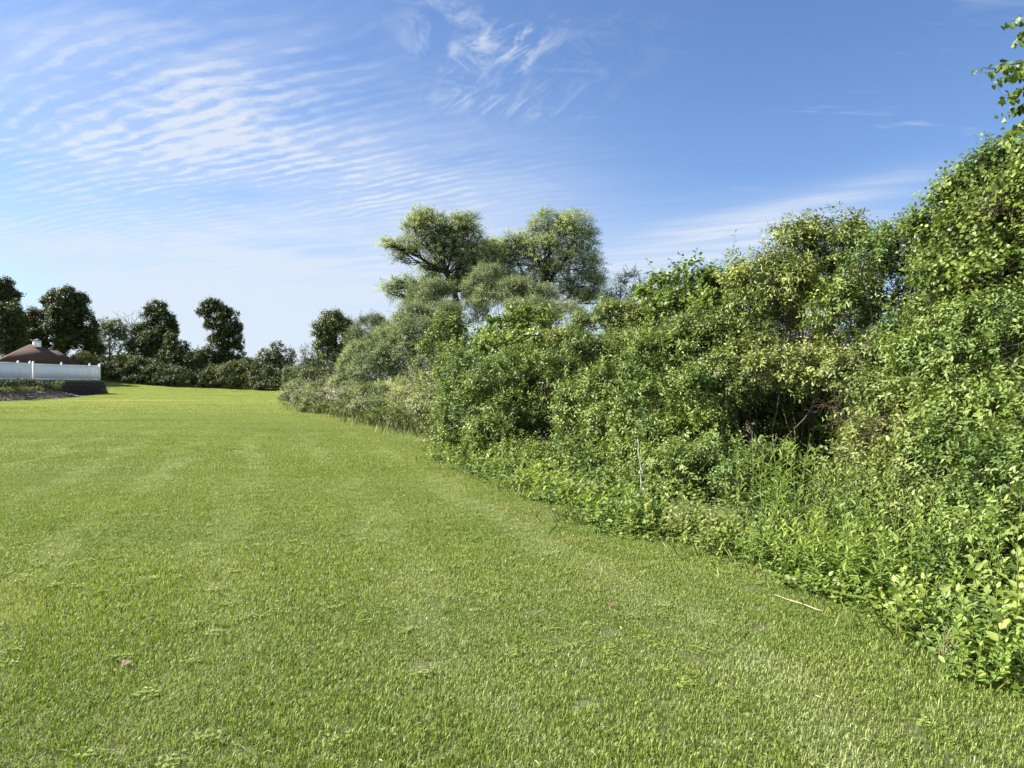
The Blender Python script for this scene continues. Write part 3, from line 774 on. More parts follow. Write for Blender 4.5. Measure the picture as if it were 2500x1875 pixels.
# pale house only glimpsed through the hedge
PALE = plain_mat('cream_siding', (0.66, 0.60, 0.50), (0.76, 0.71, 0.62), 3, 0.8)
GREYR = plain_mat('grey_roof', (0.12, 0.12, 0.12), (0.2, 0.2, 0.2), 5, 0.9)
GLASS = plain_mat('window_glass', (0.03, 0.04, 0.05), (0.06, 0.07, 0.09), 2, 0.1, spec=0.6)
hb = np.array([15.0, 36.0, float(gz(15, 36))])
h2 = thing('garden_shed', 'cream walled outbuilding glimpsed through the gap in the tall hedge', 'building', tuple(hb))
mb = MB(); mb.box((9.5, 33, -.1), (19, 39, 3.4)); wl = mb.build('wall', PALE, h2, tuple(hb))
mb = MB(); mb.add([[9.0, 32.5, 3.42], [19.5, 32.5, 3.42], [19.5, 39.5, 3.42], [9.0, 39.5, 3.42], [9.0, 36, 4.4], [19.5, 36, 4.4]], [np.array([[0, 1, 5, 4], [2, 3, 4, 5], [3, 2, 1, 0]]), np.array([[0, 4, 3], [1, 2, 5]])]); mb.build('roof', GREYR, h2, tuple(hb))
for wx in (10.6, 13.4, 16.4):
    mb = MB(); mb.box((wx, 32.96, 1.2), (wx + 1.1, 32.997, 2.5)); wo_ = mb.build('window', GLASS, h2, tuple(hb))
    mb = MB()
    for a_, b_ in (((wx - .08, 32.93, 1.12), (wx + 1.18, 32.99, 1.198)), ((wx - .08, 32.93, 2.502), (wx + 1.18, 32.99, 2.58)), ((wx - .08, 32.93, 1.2), (wx - .002, 32.99, 2.5)), ((wx + 1.102, 32.93, 1.2), (wx + 1.18, 32.99, 2.5))): mb.box(a_, b_)
    mb.build('frame', VINYL, wo_, tuple(hb))

CW = 'creeping weeds on the earth bank'
# ------------------------------------------------------------------ far trees along the back of the field
FT = 'trees along the far edge of the field'
tree('maple_tree', 'dark tree cut by the left edge of the picture, behind the pool house', [(-25, None, 108), (-20, 860, 108), (-10, 760, 108)],
     [(-15, 800, 108, 62, 70), (-5, 735, 108, 36, 40), (12, 700, 108, 20, 18), (28, 728, 108, 24, 16), (25, 780, 106, 38, 50), (-40, 720, 108, 40, 45), (20, 840, 106, 45, 40)], M_MAPLE, 11, k=8.5, group=FT)
tree('maple_tree', 'broad dark maple rising above the brown hip roof', [(155, None, 116), (155, 880, 116), (160, 780, 116)],
     [(158, 735, 116, 40, 32), (130, 745, 116, 24, 26), (190, 750, 116, 32, 32), (165, 780, 115, 50, 40), (205, 800, 116, 32, 45), (95, 790, 116, 34, 38), (130, 820, 115, 50, 50), (190, 840, 116, 48, 45), (78, 830, 116, 30, 45), (228, 850, 117, 24, 30)], M_MAPLE, 12, k=9, r0=.4, group=FT)
tree('ash_tree', 'hazy pale green tree between the broad maple and the bare dead tree', [(268, None, 124), (268, 880, 124), (268, 820, 124)],
     [(250, 800, 124, 24, 22), (287, 806, 124, 26, 22), (268, 830, 124, 40, 30), (300, 845, 124, 24, 30), (240, 850, 124, 26, 30)], M_PALE, 13, k=3.2, group=FT, inner=.3)
# dead tree
rng = np.random.default_rng(14); b0 = onground(322, 119); dt = thing('dead_tree', 'leafless grey dead tree standing between two leafy trees at the field edge', 'dead tree', tuple(b0), FT)
mb = MB(); k0 = P(321, 800, 119); limb(mb, rng, b0, k0, .16, .08, 8, .02)
for e in [(287, 770), (303, 776), (312, 772), (333, 776), (330, 800), (296, 792), (322, 768), (338, 790)]:
    s = limb(mb, rng, k0 * rng.uniform(.75, 1) + b0 * 0 + (1 - 0.9) * 0 if False else P(321, rng.uniform(800, 835), 119), P(e[0], e[1], 119 + rng.uniform(-1, 1)), .07, .03, 6, .05, sides=4)
    for q in range(5):
        i_ = s[rng.integers(2, 6)]; limb(mb, rng, i_, i_ + norm(rng.normal(size=3) * [1, 1, .4] + [0, 0, 1.1]) * rng.uniform(.6, 1.5), .035, .015, 4, .08, sides=3)
mb.build('branches', DEADWOOD, dt, tuple(b0))
tree('maple_tree', 'upright dark tree just right of the bare dead tree', [(380, None, 116), (380, 880, 116), (382, 780, 116)],
     [(382, 756, 116, 22, 18), (372, 780, 116, 30, 26), (398, 785, 116, 28, 26), (408, 810, 116, 26, 24), (352, 820, 116, 28, 28), (382, 825, 115, 42, 34), (350, 855, 115, 34, 30), (400, 860, 115, 40, 30)], M_MAPLE, 15, k=8.5, group=FT)
tree('cone_shaped_tree', 'smaller cone shaped dark tree in front of the upright tree', [(428, None, 112), (428, 900, 112), (424, 850, 112)],
     [(416, 826, 112, 10, 14), (418, 846, 112, 20, 18), (445, 848, 112, 14, 16), (425, 872, 112, 34, 24), (455, 880, 112, 20, 22), (428, 903, 112, 44, 20)], M_MAPLE, 16, k=8, group=FT, tintb=.15)
tree('leaning_tree', 'tall dark tree leaning left at its top, standing alone over the far hedge', [(548, None, 114), (552, 880, 114), (545, 790, 114), (520, 755, 114)],
     [(518, 748, 114, 26, 15), (490, 762, 114, 9, 6), (535, 768, 114, 36, 20), (552, 795, 114, 36, 24), (528, 792, 114, 24, 20), (572, 812, 114, 18, 24), (560, 828, 114, 30, 24), (530, 850, 114, 34, 28), (568, 858, 114, 26, 26), (520, 885, 114, 36, 26), (565, 895, 114, 34, 26), (500, 868, 114, 14, 12)], M_MAPLE, 17, k=8, group=FT, inner=.2, tintb=-.05)
tree('spreading_tree', 'small spreading tree with flat layers right of the leaning tree', [(682, None, 108), (684, 900, 108), (680, 865, 108)],
     [(680, 848, 108, 16, 9), (655, 862, 108, 24, 9), (700, 868, 108, 24, 12), (640, 882, 108, 15, 9), (676, 876, 108, 26, 10), (708, 890, 108, 16, 14), (664, 900, 108, 34, 16), (700, 918, 107, 30, 18)], M_MAPLE, 18, k=4.4, group=FT, inner=.05, tintb=.1)
tree('round_tree', 'round crowned dark tree with bare trunk at the left end of the hedge', [(822, None, 78), (821, 905, 78), (820, 830, 78)],
     [(812, 786, 78, 30, 22), (835, 800, 78, 26, 24), (793, 815, 78, 28, 28), (820, 826, 78, 36, 34), (848, 826, 78, 14, 22), (792, 850, 78, 26, 22), (815, 866, 78, 30, 20), (838, 858, 78, 16, 18)], M_MAPLE, 19, size=.22, k=8, r0=.24, group=None, inner=.22, tintb=.22)
tree('sapling', 'thin wispy sapling against the sky left of the round crowned tree', [(770, None, 84), (770, 900, 84), (762, 860, 84)],
     [(752, 858, 84, 18, 16), (775, 880, 84, 26, 18), (742, 885, 84, 16, 20), (790, 900, 84, 24, 16), (755, 912, 84, 34, 16)], M_PALE, 20, size=.17, k=1.5, r0=.1, inner=.3)
for n_, (lb, lab) in enumerate([([(0, 938, 69, 36, 9), (25, 936, 70.5, 30, 9), (-20, 944, 68.5, 34, 8)], 'dark creeping weeds on the earth bank at the left edge of the picture'), ([(62, 935, 72.6, 26, 9), (90, 938, 74.2, 22, 8), (112, 940, 75.4, 18, 8)], 'dark creeping weeds on the earth bank below the fence gate posts'),
                                ([(134, 946, 77.2, 14, 9), (146, 938, 77.6, 9, 7)], 'small brownish weeds where the earth bank meets the bare block wall'), ([(40, 950, 69.5, 30, 5), (80, 950, 71.5, 24, 5), (10, 953, 67, 24, 5)], 'low sparse weeds among the stones of the earth bank')]):
    shrub('creeping_weed', lab, 'plant', lb, (M_MAPLE, M_MAPLE, M_ROSE, M_ROSE)[n_], 330 + n_, size=.10, ratio=.5, K=5, L=.18, k=(4, 4, 2.4, 2.2)[n_], thick=.01, tpl=T_FAR, group=CW, twr=.003, shoots=10)
far_shrubs = [(200, 880, 110, 24, 16, .35, 'small sunlit round shrub against the right end of the pool house roof'), (250, 893, 112, 34, 24, 0, 'dark shrub at the foot of the pale ash tree, right of the sunlit round shrub'), (296, 893, 112, 34, 26, .05, 'dark shrub just left of the dead tree foot'),  # first shrub: leaf tint raised, sunlight put into the colour
              (345, 900, 111, 34, 26, 0, 'dark shrub right of the dead tree foot'), (385, 908, 110, 30, 20, -.05, 'low dark shrub left of the cone shaped tree foot'), (478, 888, 112, 22, 34, .05, 'upright dark shrub between cone shaped tree and leaning tree'),
              (520, 915, 109, 30, 20, 0, 'low dark shrub under the left side of the leaning tree'), (562, 912, 108, 28, 24, .15, 'lighter shrub under the right side of the leaning tree'), (603, 905, 108, 24, 26, .05, 'dark shrub between leaning tree and spreading tree, nearer the leaning tree'),
              (635, 915, 107, 26, 24, .1, 'dark shrub just left of the spreading tree foot'), (725, 915, 100, 26, 22, .05, 'dark shrub between spreading tree and wispy sapling'), (665, 930, 106, 40, 14, 0, 'low dark shrub along the lawn in front of the spreading tree'),
              (430, 915, 109, 36, 14, -.05, 'low dark shrub along the lawn in front of the cone shaped tree'), (770, 925, 80, 40, 24, .1, 'dark shrub under the wispy sapling')]
for n_, (px, py, D, rx, ry, tb, lab) in enumerate(far_shrubs):
    shrub('field_edge_shrub', lab, 'shrub', [(px, py, D, rx, ry), (px - rx * .5, py + ry * .4, D - .6, rx * .7, ry * .7), (px + rx * .5, py + ry * .45, D - .6, rx * .7, ry * .7), (px, py + ry * .9, D - 1, rx, ry * .6)],
          (M_PALE if n_ in (1, 10) else M_MAPLE), 40 + n_, size=.22, ratio=.55, K=5, L=.5, k=6.0, tpl=T_FAR, thick=.05, group='shrubs along the far edge of the field', twr=.006, tintb=tb + .12, shoots=25)
# farther wood closing the horizon
rng = np.random.default_rng(77); ml = MB()
for k in range(120):
    x = rng.uniform(-300, 260); y = rng.uniform(215, 300); c = np.array([[x, y, float(gz(x, y)) + 1.5]]); r = np.array([[6, 5, rng.uniform(3, 4.6)]])
    if abs(x) > 240: continue
    o, v, ci = twig_points(rng, c, r, 130); leafy(ml, None, rng, o, v, ci, 3, 1.4, .9, .7, T_FAR)
tag(ml.build('distant_wood', M_MAPLE), 'low distant wood closing the horizon behind the field and hedge', 'wood', kind='stuff')

# ------------------------------------------------------------------ willows and olive shrubs
WD = 46
tree('willow_tree', 'left willow with a forked dark trunk and a long limb reaching left', [(1122, None, WD), (1120, 800, WD), (1110, 705, WD), (1092, 668, WD)],
     [(1040, 535, WD, 40, 24), (1012, 560, WD, 30, 26), (1065, 565, WD, 32, 30), (1035, 590, WD, 34, 26), (1128, 550, WD, 34, 24), (1150, 580, WD, 32, 30), (1112, 590, WD, 34, 32), (1150, 625, WD, 40, 34), (965, 600, WD, 34, 13), (998, 610, WD, 28, 15), (945, 594, WD, 12, 8), (1060, 690, WD + 1.5, 36, 30), (1100, 615, WD + 1, 34, 34), (1125, 700, WD + 1.5, 40, 34), (1085, 560, WD, 24, 24), (1075, 625, WD, 30, 26), (1085, 585, WD, 26, 26), (1120, 650, WD + .5, 26, 26), (1030, 728, WD, 22, 18), (1005, 738, WD, 18, 12), (1150, 535, WD, 16, 14), (1022, 538, WD, 22, 20),
      (958, 700, WD, 24, 10), (985, 692, WD, 30, 12), (955, 718, WD, 16, 14), (1010, 705, WD, 24, 16), (1165, 670, WD + 1, 44, 44), (1185, 620, WD + 1, 34, 40), (1200, 690, WD + 1, 40, 44), (1060, 660, WD + 1, 22, 20), (1140, 700, WD + 1, 40, 30), (1055, 700, WD, 24, 20), (1040, 650, WD + 1, 16, 12), (975, 632, WD, 16, 9)], M_WIL, 21, size=.15, ratio=.28, K=10, L=.7, k=2.9, r0=.27, droop=.4, inner=.2, cut=.1, nsub=34,
     group='willows above the hedge', bark=BARK_D,
     extra_limbs=[(.14, [(1110, 705, WD), (1085, 662, WD), (1050, 645, WD), (1015, 622, WD), (970, 603, WD)]), (.13, [(1092, 668, WD), (1075, 630, WD), (1072, 600, WD), (1045, 560, WD)]), (.13, [(1112, 695, WD), (1118, 650, WD), (1135, 615, WD), (1130, 565, WD)]), (.09, [(1120, 690, WD), (1135, 655, WD), (1160, 610, WD)]),
                  (.1, [(1112, 760, WD), (1060, 722, WD), (1015, 712, WD), (960, 712, WD)]), (.05, [(1015, 720, WD), (985, 745, WD), (970, 762, WD)])])
tree('willow_tree', 'right willow with a tall broad rounded crown above the hedge', [(1345, None, WD + 2), (1340, 790, WD + 2), (1332, 690, WD + 2), (1330, 640, WD + 2)],
     [(1340, 545, 48, 40, 28), (1405, 548, 48, 38, 30), (1375, 575, 47.5, 50, 36), (1300, 578, 48, 32, 26), (1425, 590, 48, 30, 34), (1330, 610, 47.5, 44, 36), (1395, 630, 47.5, 50, 40), (1440, 655, 48, 30, 34), (1275, 605, 48, 28, 20), (1250, 612, 48, 20, 14), (1290, 645, 48, 34, 34), (1235, 640, 48, 36, 34),
      (1215, 612, 48, 30, 20), (1252, 590, 48, 28, 18), (1215, 635, 48, 34, 34), (1225, 720, 48, 50, 34), (1430, 700, 48, 44, 32), (1460, 725, 48, 28, 26), (1350, 680, 48, 56, 36), (1245, 690, 48, 48, 40), (1400, 722, 48.5, 40, 16), (1295, 705, 48, 40, 36)], M_WIL, 22, size=.15, ratio=.28, K=10, L=.7, k=2.9, r0=.28, droop=.4, inner=.2, cut=.1, nsub=34,
     group='willows above the hedge', extra_limbs=[(.13, [(1332, 690, 48), (1322, 655, 48), (1305, 620, 48), (1300, 580, 48)]), (.13, [(1335, 690, 48), (1370, 650, 48), (1395, 610, 48), (1405, 560, 48)]), (.1, [(1290, 740, 48), (1285, 680, 48), (1255, 625, 48), (1235, 610, 48)]), (.1, [(1332, 700, 48), (1342, 640, 48), (1340, 560, 48)]), (.08, [(1345, 742, 48), (1400, 741, 48), (1460, 742, 48)])])
OG = 'silvery olive shrubs left of the hedge'
OK_ = dict(size=.10, ratio=.36, K=8, L=.42, k=4.2, thick=.035, twr=.004, tpl=T_FAR, up=.45)
shrub('hazy_bush', 'tall hazy grey green bush right behind the round crowned tree', 'shrub', [(905, 800, 62, 40, 26), (870, 835, 62, 30, 34), (925, 830, 62, 34, 40), (880, 870, 62, 40, 40), (860, 905, 62, 30, 34)], M_PALE, 60, size=.14, ratio=.4, K=7, L=.5, k=3.4, thick=.05, twr=.005, tpl=T_FAR, tintb=.15)
shrub('olive_shrub', 'large silvery olive shrub whose left slope meets the flowering bramble', 'shrub', [(895, 880, 40, 48, 46), (860, 905, 40, 30, 36), (935, 845, 40, 46, 46), (920, 915, 38.5, 60, 44), (980, 870, 38.5, 54, 54), (970, 810, 40, 40, 34)], M_OLIVE, 61, group=OG, **OK_)
shrub('olive_shrub', 'dark centred silvery shrub below the trunk of the left willow', 'shrub', [(1015, 795, 39, 50, 40), (1055, 830, 38, 46, 50), (1040, 890, 37, 50, 50), (1000, 850, 38, 46, 46), (1080, 780, 40, 40, 36)], M_OLIVE, 62, group=OG, tintb=-.1, **OK_)
shrub('olive_shrub', 'grey green shrub crown just left of the left willow trunk', 'shrub', [(1045, 726, 43, 44, 30), (1080, 708, 43, 26, 20), (1010, 758, 42, 34, 22), (1095, 771, 42, 30, 26)], M_OLIVE, 63, group=OG, **OK_)
shrub('olive_shrub', 'grey green shrub crown just right of the left willow trunk', 'shrub', [(1168, 706, 43, 34, 36), (1195, 678, 44, 34, 30), (1155, 763, 42, 36, 30), (1215, 728, 42, 44, 36)], M_OLIVE, 64, group=OG, **OK_)
shrub('olive_shrub', 'grey green shrub crown between the two willows, half hidden by bright vine leaves', 'shrub', [(1270, 717, 42, 44, 34), (1320, 727, 42, 40, 30), (1290, 772, 40, 60, 40), (1370, 767, 40, 50, 26)], M_OLIVE, 65, group=OG, **OK_)
shrub('elder_shrub', 'mid green leafy shrub in front of the left willow trunk', 'shrub', [(1095, 820, 30, 42, 36), (1075, 855, 30, 42, 34), (1130, 865, 29, 44, 44), (1100, 900, 28, 44, 40), (1105, 795, 30, 22, 20)], M_DOG, 66, size=.13, ratio=.42, K=8, L=.4, k=4.0, thick=.03, twr=.003)
tree('sapling', 'slender sapling with sparse leaves between right willow and hedge top', [(1510, None, 26), (1512, 800, 26), (1515, 700, 26)],
     [(1520, 690, 26, 16, 20), (1540, 672, 26, 14, 12), (1500, 715, 26, 22, 18), (1530, 730, 26, 30, 22), (1560, 700, 26, 14, 16), (1490, 745, 26, 24, 18)], M_PALE, 67, size=.075, ratio=.4, K=7, L=.3, k=1.3, r0=.05, inner=.3, tintb=.2)

# flowering bramble row
BG = 'white flowering bramble bushes'
fl = [([(725, 960, 46, 34, 26), (708, 975, 45, 24, 20), (750, 975, 44, 34, 24)], 'white flowering bramble bush at the left tip of the row, on the lawn'),
      ([(790, 950, 43, 40, 30), (775, 980, 42, 40, 26), (820, 975, 41, 40, 30)], 'white flowering bramble bush second from the left tip of the row'),
      ([(855, 945, 40, 44, 30), (850, 985, 38.5, 50, 32)], 'white flowering bramble bush below the left slope of the silvery olive shrub'),
      ([(925, 965, 36.5, 46, 30), (915, 1000, 35, 50, 26)], 'white flowering bramble bush below the middle of the silvery olive shrub'),
      ([(990, 950, 34, 36, 26), (1000, 985, 32, 44, 32)], 'bramble bush with few white blooms and yellowish new shoots, right in the row'),
      ([(1060, 950, 28, 40, 34), (1050, 990, 27, 44, 34)], 'white flowering bramble bush touching the leafy hedge')]
for n_, (lb, lab) in enumerate(fl):
    shrub('bramble_bush', lab, 'shrub', lb, M_ROSE, 80 + n_, size=.085, ratio=.45, K=7, L=.35, k=3.8, thick=.012, tpl=T_FAR, group=BG, twr=.003, flowers=(M_WHITE, (300, 330, 330, 300, 120, 130)[n_], .04, 4), droop=.3, tintb=(.05, 0, .05, -.05, .3, .1)[n_])
def weed_clump(name, lab, spots, mat, seed, h, size, ratio, nst, cat='plant', group=None, K=14, spread=.9, tintb=0., R=.25, tpl=T_FULL, leafup=.0, lean=.25, flower=None):
    """upright leafy stems growing from the ground: foliage + stems"""
    rng = np.random.default_rng(seed); ml, mt = MB(), MB(); tips = []
    cx = np.mean([s_[0] for s_ in spots]); cy = np.mean([s_[1] for s_ in spots]); base = np.array([cx, cy, float(gz(cx, cy))])
    root = thing(name, lab, cat, tuple(base), group)
    for (sx, sy) in spots:
        e_ = np.array([sx, sy, float(gz(sx, sy)) + .004]); mt.tube([base * (1 - u_) + e_ * u_ for u_ in np.linspace(0, 1, 14)], np.full(14, .006), 4)
    for (sx, sy) in spots:
        for q in range(nst):
            x = sx + rng.normal() * R; y = sy + rng.normal() * R; z = float(gz(x, y)); hh = h * rng.uniform(.55, 1.15)
            tip = np.array([x + rng.normal() * lean * hh, y + rng.normal() * lean * hh, z + hh])
            p = limb(mt, rng, np.array([x, y, z]), tip, .0045 * (h + .5), .0015, 6, .05, sides=4); tips.append(tip)
            t = np.linspace(.12, 1.0, K); ix = t * 5; i0 = np.minimum(ix.astype(int), 4); f = (ix - i0)[:, None]
            pos = p[i0] * (1 - f) + p[i0 + 1] * f; ph = rng.uniform(0, TAU) + np.arange(K) * 2.4
            a = norm(np.stack([np.cos(ph) * spread, np.sin(ph) * spread, .25 + leafup + t * .9 - .35 * (1 - t)], 1) + rng.normal(size=(K, 3)) * .15)
            N0 = np.array([-.2, 0, 1.0]) + rng.normal(size=(K, 3)) * .25; N = norm(N0 - a * (a * N0).sum(-1, keepdims=True))
            add_leaves(ml, pos, a, N, size * (1.1 - .55 * t ** 2) * rng.uniform(.75, 1.2, K), np.full(K, ratio), np.clip(.45 + tintb + t * .25 + rng.normal(size=K) * .12, 0, 1), tpl)
    ml.build('foliage', mat, root, base); mt.build('stems', M_WEEDSTEM, root, base)
    if flower:
        mf = MB(); T = np.array(tips)
        for q in range(10):
            o = T + rng.normal(size=T.shape) * .02; ax_ = norm(rng.normal(size=T.shape)); N = norm(np.cross(ax_, rng.normal(size=T.shape)))
            add_leaves(mf, o, ax_, N, np.full(len(T), .03), np.full(len(T), .8), rng.random(len(T)), T_FAR)
        mf.build('blossom', flower, root, base)
    return root


M_WEEDSTEM = plain_mat('weed_stem', (0.09, 0.13, 0.03), (0.20, 0.22, 0.07), 20, .7)


def G(px, py):       # ground point under a lawn pixel (flat part of the lawn)
    D = CAMZ * F / (py - 937.5); return ((px - 1250) / F * D, D)


rngT = np.random.default_rng(31); ml = MB()
for (px, py, n_) in [(905, 1022, 380), (950, 1030, 420), (1000, 1040, 460), (1045, 1050, 420), (1080, 1060, 300), (860, 1012, 250), (815, 1008, 160)]:
    x, y = G(px, py); y += .8; N_ = n_ * 5
    xs_ = x + rngT.normal(size=N_) * .75; ys_ = y + rngT.normal(size=N_) * .8; h = rngT.uniform(.15, .45, N_) * (1 - .35 * np.sin(xs_ * 2.3) ** 2); an = rngT.uniform(0, TAU, N_)
    a = norm(np.stack([np.cos(an) * .4, np.sin(an) * .4, np.ones(N_)], 1)); N0 = rngT.normal(size=(N_, 3)); N = norm(N0 - a * (a * N0).sum(-1, keepdims=True))
    add_leaves(ml, np.stack([xs_, ys_, gz(xs_, ys_)], 1), a, N, h, np.full(N_, .016) * rngT.uniform(.7, 1.4, N_), rngT.random(N_) * .8, T_FULL)
pe_ = np.array([G(a_, b_) for a_, b_ in [(2560, 1715), (2500, 1670), (2330, 1615), (2100, 1480), (1900, 1395), (1700, 1335), (1500, 1295), (1350, 1225), (1200, 1172), (1090, 1130), (1078, 1085), (1060, 1060)]])
cs_ = np.concatenate([[0], np.cumsum(np.linalg.norm(np.diff(pe_, axis=0), axis=1))]); N_ = 3200; t_ = rngT.random(N_) * cs_[-1]; t_ = t_ + .03 * np.sin(t_ * 9)
xs_ = np.interp(t_, cs_, pe_[:, 0]) + rngT.normal(size=N_) * .22 - .08 + .12 * np.sin(t_ * 3.3); ys_ = np.interp(t_, cs_, pe_[:, 1]) + rngT.normal(size=N_) * .12 + .05; h = rngT.uniform(.04, .13, N_) * (1 + .4 * np.sin(t_ * 2.7)); an = rngT.uniform(0, TAU, N_)
a = norm(np.stack([np.cos(an) * .7, np.sin(an) * .7, np.ones(N_)], 1)); N0 = rngT.normal(size=(N_, 3)); N = norm(N0 - a * (a * N0).sum(-1, keepdims=True))
mle = MB(); add_leaves(mle, np.stack([xs_, ys_, gz(xs_, ys_)], 1), a, N, h, np.clip(.0042 / np.maximum(h, .02), .02, .2), rngT.random(N_) ** 1.4 * .93, T_FULL)
tag(mle.build('edge_grass', M_GRASSE), 'longer uncut grass blades where the lawn meets the hedge foot', 'grass', kind='stuff')
tag(ml.build('tall_grass', M_GRASSY), 'uncut tall grass growing along the foot of the flowering brambles', 'grass', kind='stuff')

WG = 'green leafy bushes at the foot of the brambles'
for n_, (lb, lab) in enumerate([([(770, 1000, 42, 34, 22), (800, 1005, 41, 30, 18)], 'green leafy bush at the foot of the left end of the bramble row'), ([(945, 1030, 30.5, 40, 26), (985, 1035, 30, 34, 24)], 'green leafy bush at the foot of the middle brambles'),
                                ([(1050, 1045, 27, 40, 34), (1085, 1040, 25, 34, 40), (1075, 1085, 20, 26, 30)], 'green leafy bush in the corner between brambles and leafy hedge'), ([(880, 1015, 35, 34, 20), (850, 1010, 37, 30, 18)], 'green leafy bush at the foot of the bramble row, left of its middle')]):
    shrub('leafy_bush', lab, 'shrub', lb, M_DOG2, 95 + n_, size=.085, ratio=.42, K=7, L=.3, k=4.0, thick=.012, tpl=T_FAR, group=WG, twr=.003)
# ------------------------------------------------------------------ the near hedge
HG = 'shrubs making up the tall hedge'
NK = dict(size=.068, ratio=.42, K=10, L=.25, k=5.0, thick=.02)
NK2 = dict(size=.058, ratio=.44, K=10, L=.22, k=5.0, thick=.02)
VK = dict(size=.075, ratio=.85, K=6, L=.26, k=5.0, thick=.016, tpl=T_HEART)
shrub('leafy_shrub', 'rounded leafy shrub at the left end of the hedge, jutting into the lawn', 'shrub', [(1160, 1000, 16.8, 84, 80), (1135, 930, 17.4, 64, 60), (1215, 950, 16.6, 80, 74), (1250, 1030, 15.6, 56, 64), (1130, 1065, 16.0, 52, 54), (1205, 1080, 15.0, 60, 50), (1100, 985, 17.6, 30, 50)], M_DOG, 101, group=HG, tintb=.02, **NK)
shrub('vine_mound', 'tall mound smothered in bright round vine leaves, just below the right willow', 'vine', [(1250, 826, 21, 74, 56), (1310, 806, 21, 70, 50), (1215, 876, 20, 64, 50), (1300, 876, 20, 84, 60), (1365, 856, 20, 60, 50), (1170, 916, 19, 56, 44), (1350, 916, 18.5, 70, 50)], M_VINE, 102, size=.085, ratio=.85, K=6, L=.32, k=4.6, tpl=T_HEART, thick=.02, droop=.2, group=None)
shrub('leafy_shrub', 'leafy shrub directly right of the dark slot at the hedge foot', 'shrub', [(1330, 935, 15.8, 70, 56), (1420, 900, 15.4, 84, 64), (1440, 990, 14, 74, 66), (1500, 960, 13.6, 74, 64), (1480, 1060, 13, 74, 56), (1400, 1060, 13.8, 40, 54), (1270, 900, 17, 60, 44)], M_DOG, 103, group=HG, **NK)
shrub('leafy_shrub', 'leafy shrub with pale tips on the hedge shoulder below the slender sapling', 'shrub', [(1440, 826, 17.5, 80, 56), (1520, 796, 17, 70, 60), (1500, 876, 15.8, 90, 60), (1400, 856, 17.5, 60, 44), (1570, 866, 15, 70, 54)], M_DOG2, 104, group=HG, tintb=.1, **NK)
def shoot(lst, mat_size=.07, ratio=.5):
    """upright bare-topped shoots that poke out of the hedge top"""
    def ex(ml, mt, rng, c, r):
        for (px, py, D, px2, py2) in lst:
            a = P(px, py, D); b = P(px2, py2, D); p = limb(mt, rng, a, b, .006, .002, 7, .08, sides=4); K = 11
            t = np.linspace(.15, 1, K); ix = t * 6; i0 = np.minimum(ix.astype(int), 5); f = (ix - i0)[:, None]; pos = p[i0] * (1 - f) + p[i0 + 1] * f
            ph = np.arange(K) * 2.4; a_ = norm(np.stack([np.cos(ph), np.sin(ph), .2 + t * .8 - .3], 1)); N0 = np.array([-.3, 0, 1.]) + rng.normal(size=(K, 3)) * .4; N = norm(N0 - a_ * (a_ * N0).sum(-1, keepdims=True))
            add_leaves(ml, pos, a_, N, mat_size * rng.uniform(.6, 1.2, K), np.full(K, ratio), rng.uniform(.3, .9, K), T_FULL)
    return ex
shrub('vine_mound', 'grape vine tangle along the hedge top with one tall shoot standing up', 'vine', [(1620, 724, 15.5, 60, 44), (1690, 714, 15, 66, 50), (1760, 724, 14.5, 60, 50), (1650, 784, 14.8, 80, 54), (1740, 794, 14, 74, 56), (1810, 764, 13.5, 50, 44)], M_VINE, 105, tintb=-.05, extra=shoot([(1775, 700, 14.5, 1795, 565), (1815, 690, 14.5, 1800, 610), (1690, 680, 15, 1700, 610), (1600, 690, 15.5, 1585, 665)], .085, .8), inner=.2, **{**VK, 'k': 3.8})
shrub('leafy_shrub', 'broad leafy shrub face in the middle of the hedge, left of the dark cavity', 'shrub', [(1600, 900, 13.2, 80, 64), (1690, 870, 13, 84, 66), (1590, 1000, 12.2, 74, 62), (1690, 970, 12, 80, 66), (1620, 1080, 11.6, 74, 54), (1770, 920, 12, 60, 50), (1540, 1060, 12.4, 50, 54), (1720, 1050, 11.4, 50, 44)], M_DOG, 106, group=HG, tintb=.04, **NK)
shrub('leafy_shrub', 'leafy shrub above the dark cavity with drooping lit leaves', 'shrub', [(1790, 960, 11.6, 50, 50), (1780, 830, 12.8, 84, 60), (1860, 800, 12.4, 70, 50), (1840, 880, 12, 76, 46), (1910, 905, 10.9, 90, 40), (2000, 930, 10.6, 60, 26), (1700, 810, 13.4, 60, 44)], M_DOG2, 107, group=HG, **NK)
shrub('leafy_shrub', 'tall shrub with spiky narrow leaf tips rising over the hedge centre right', 'shrub', [(1860, 700, 12.4, 84, 70), (1940, 630, 12, 70, 64), (2030, 600, 11.8, 70, 50), (1990, 680, 11.6, 70, 40), (1910, 740, 12, 54, 50), (2100, 620, 11.4, 60, 54)], M_DOG2, 108, group=HG, tintb=.08,
      extra=shoot([(1930, 580, 12, 1925, 545), (1960, 580, 12, 1990, 535), (2080, 570, 11.5, 2070, 530), (2110, 570, 11.5, 2120, 530), (1890, 640, 12, 1860, 590), (1880, 650, 12, 1905, 555), (2160, 580, 11, 2165, 545), (2020, 560, 11.8, 2030, 535)], .085, .3), **{**NK, 'size': .085, 'ratio': .3})
shrub('leafy_shrub', 'leafy shrub right of the see through gap near the hedge top', 'shrub', [(2190, 610, 10.8, 80, 46), (2110, 660, 10.6, 40, 36), (2290, 720, 10, 44, 80), (2060, 760, 11, 50, 60), (2230, 840, 9.4, 60, 40), (2150, 640, 10.6, 40, 20)], M_DOG, 109, group=HG, inner=.2, **NK)
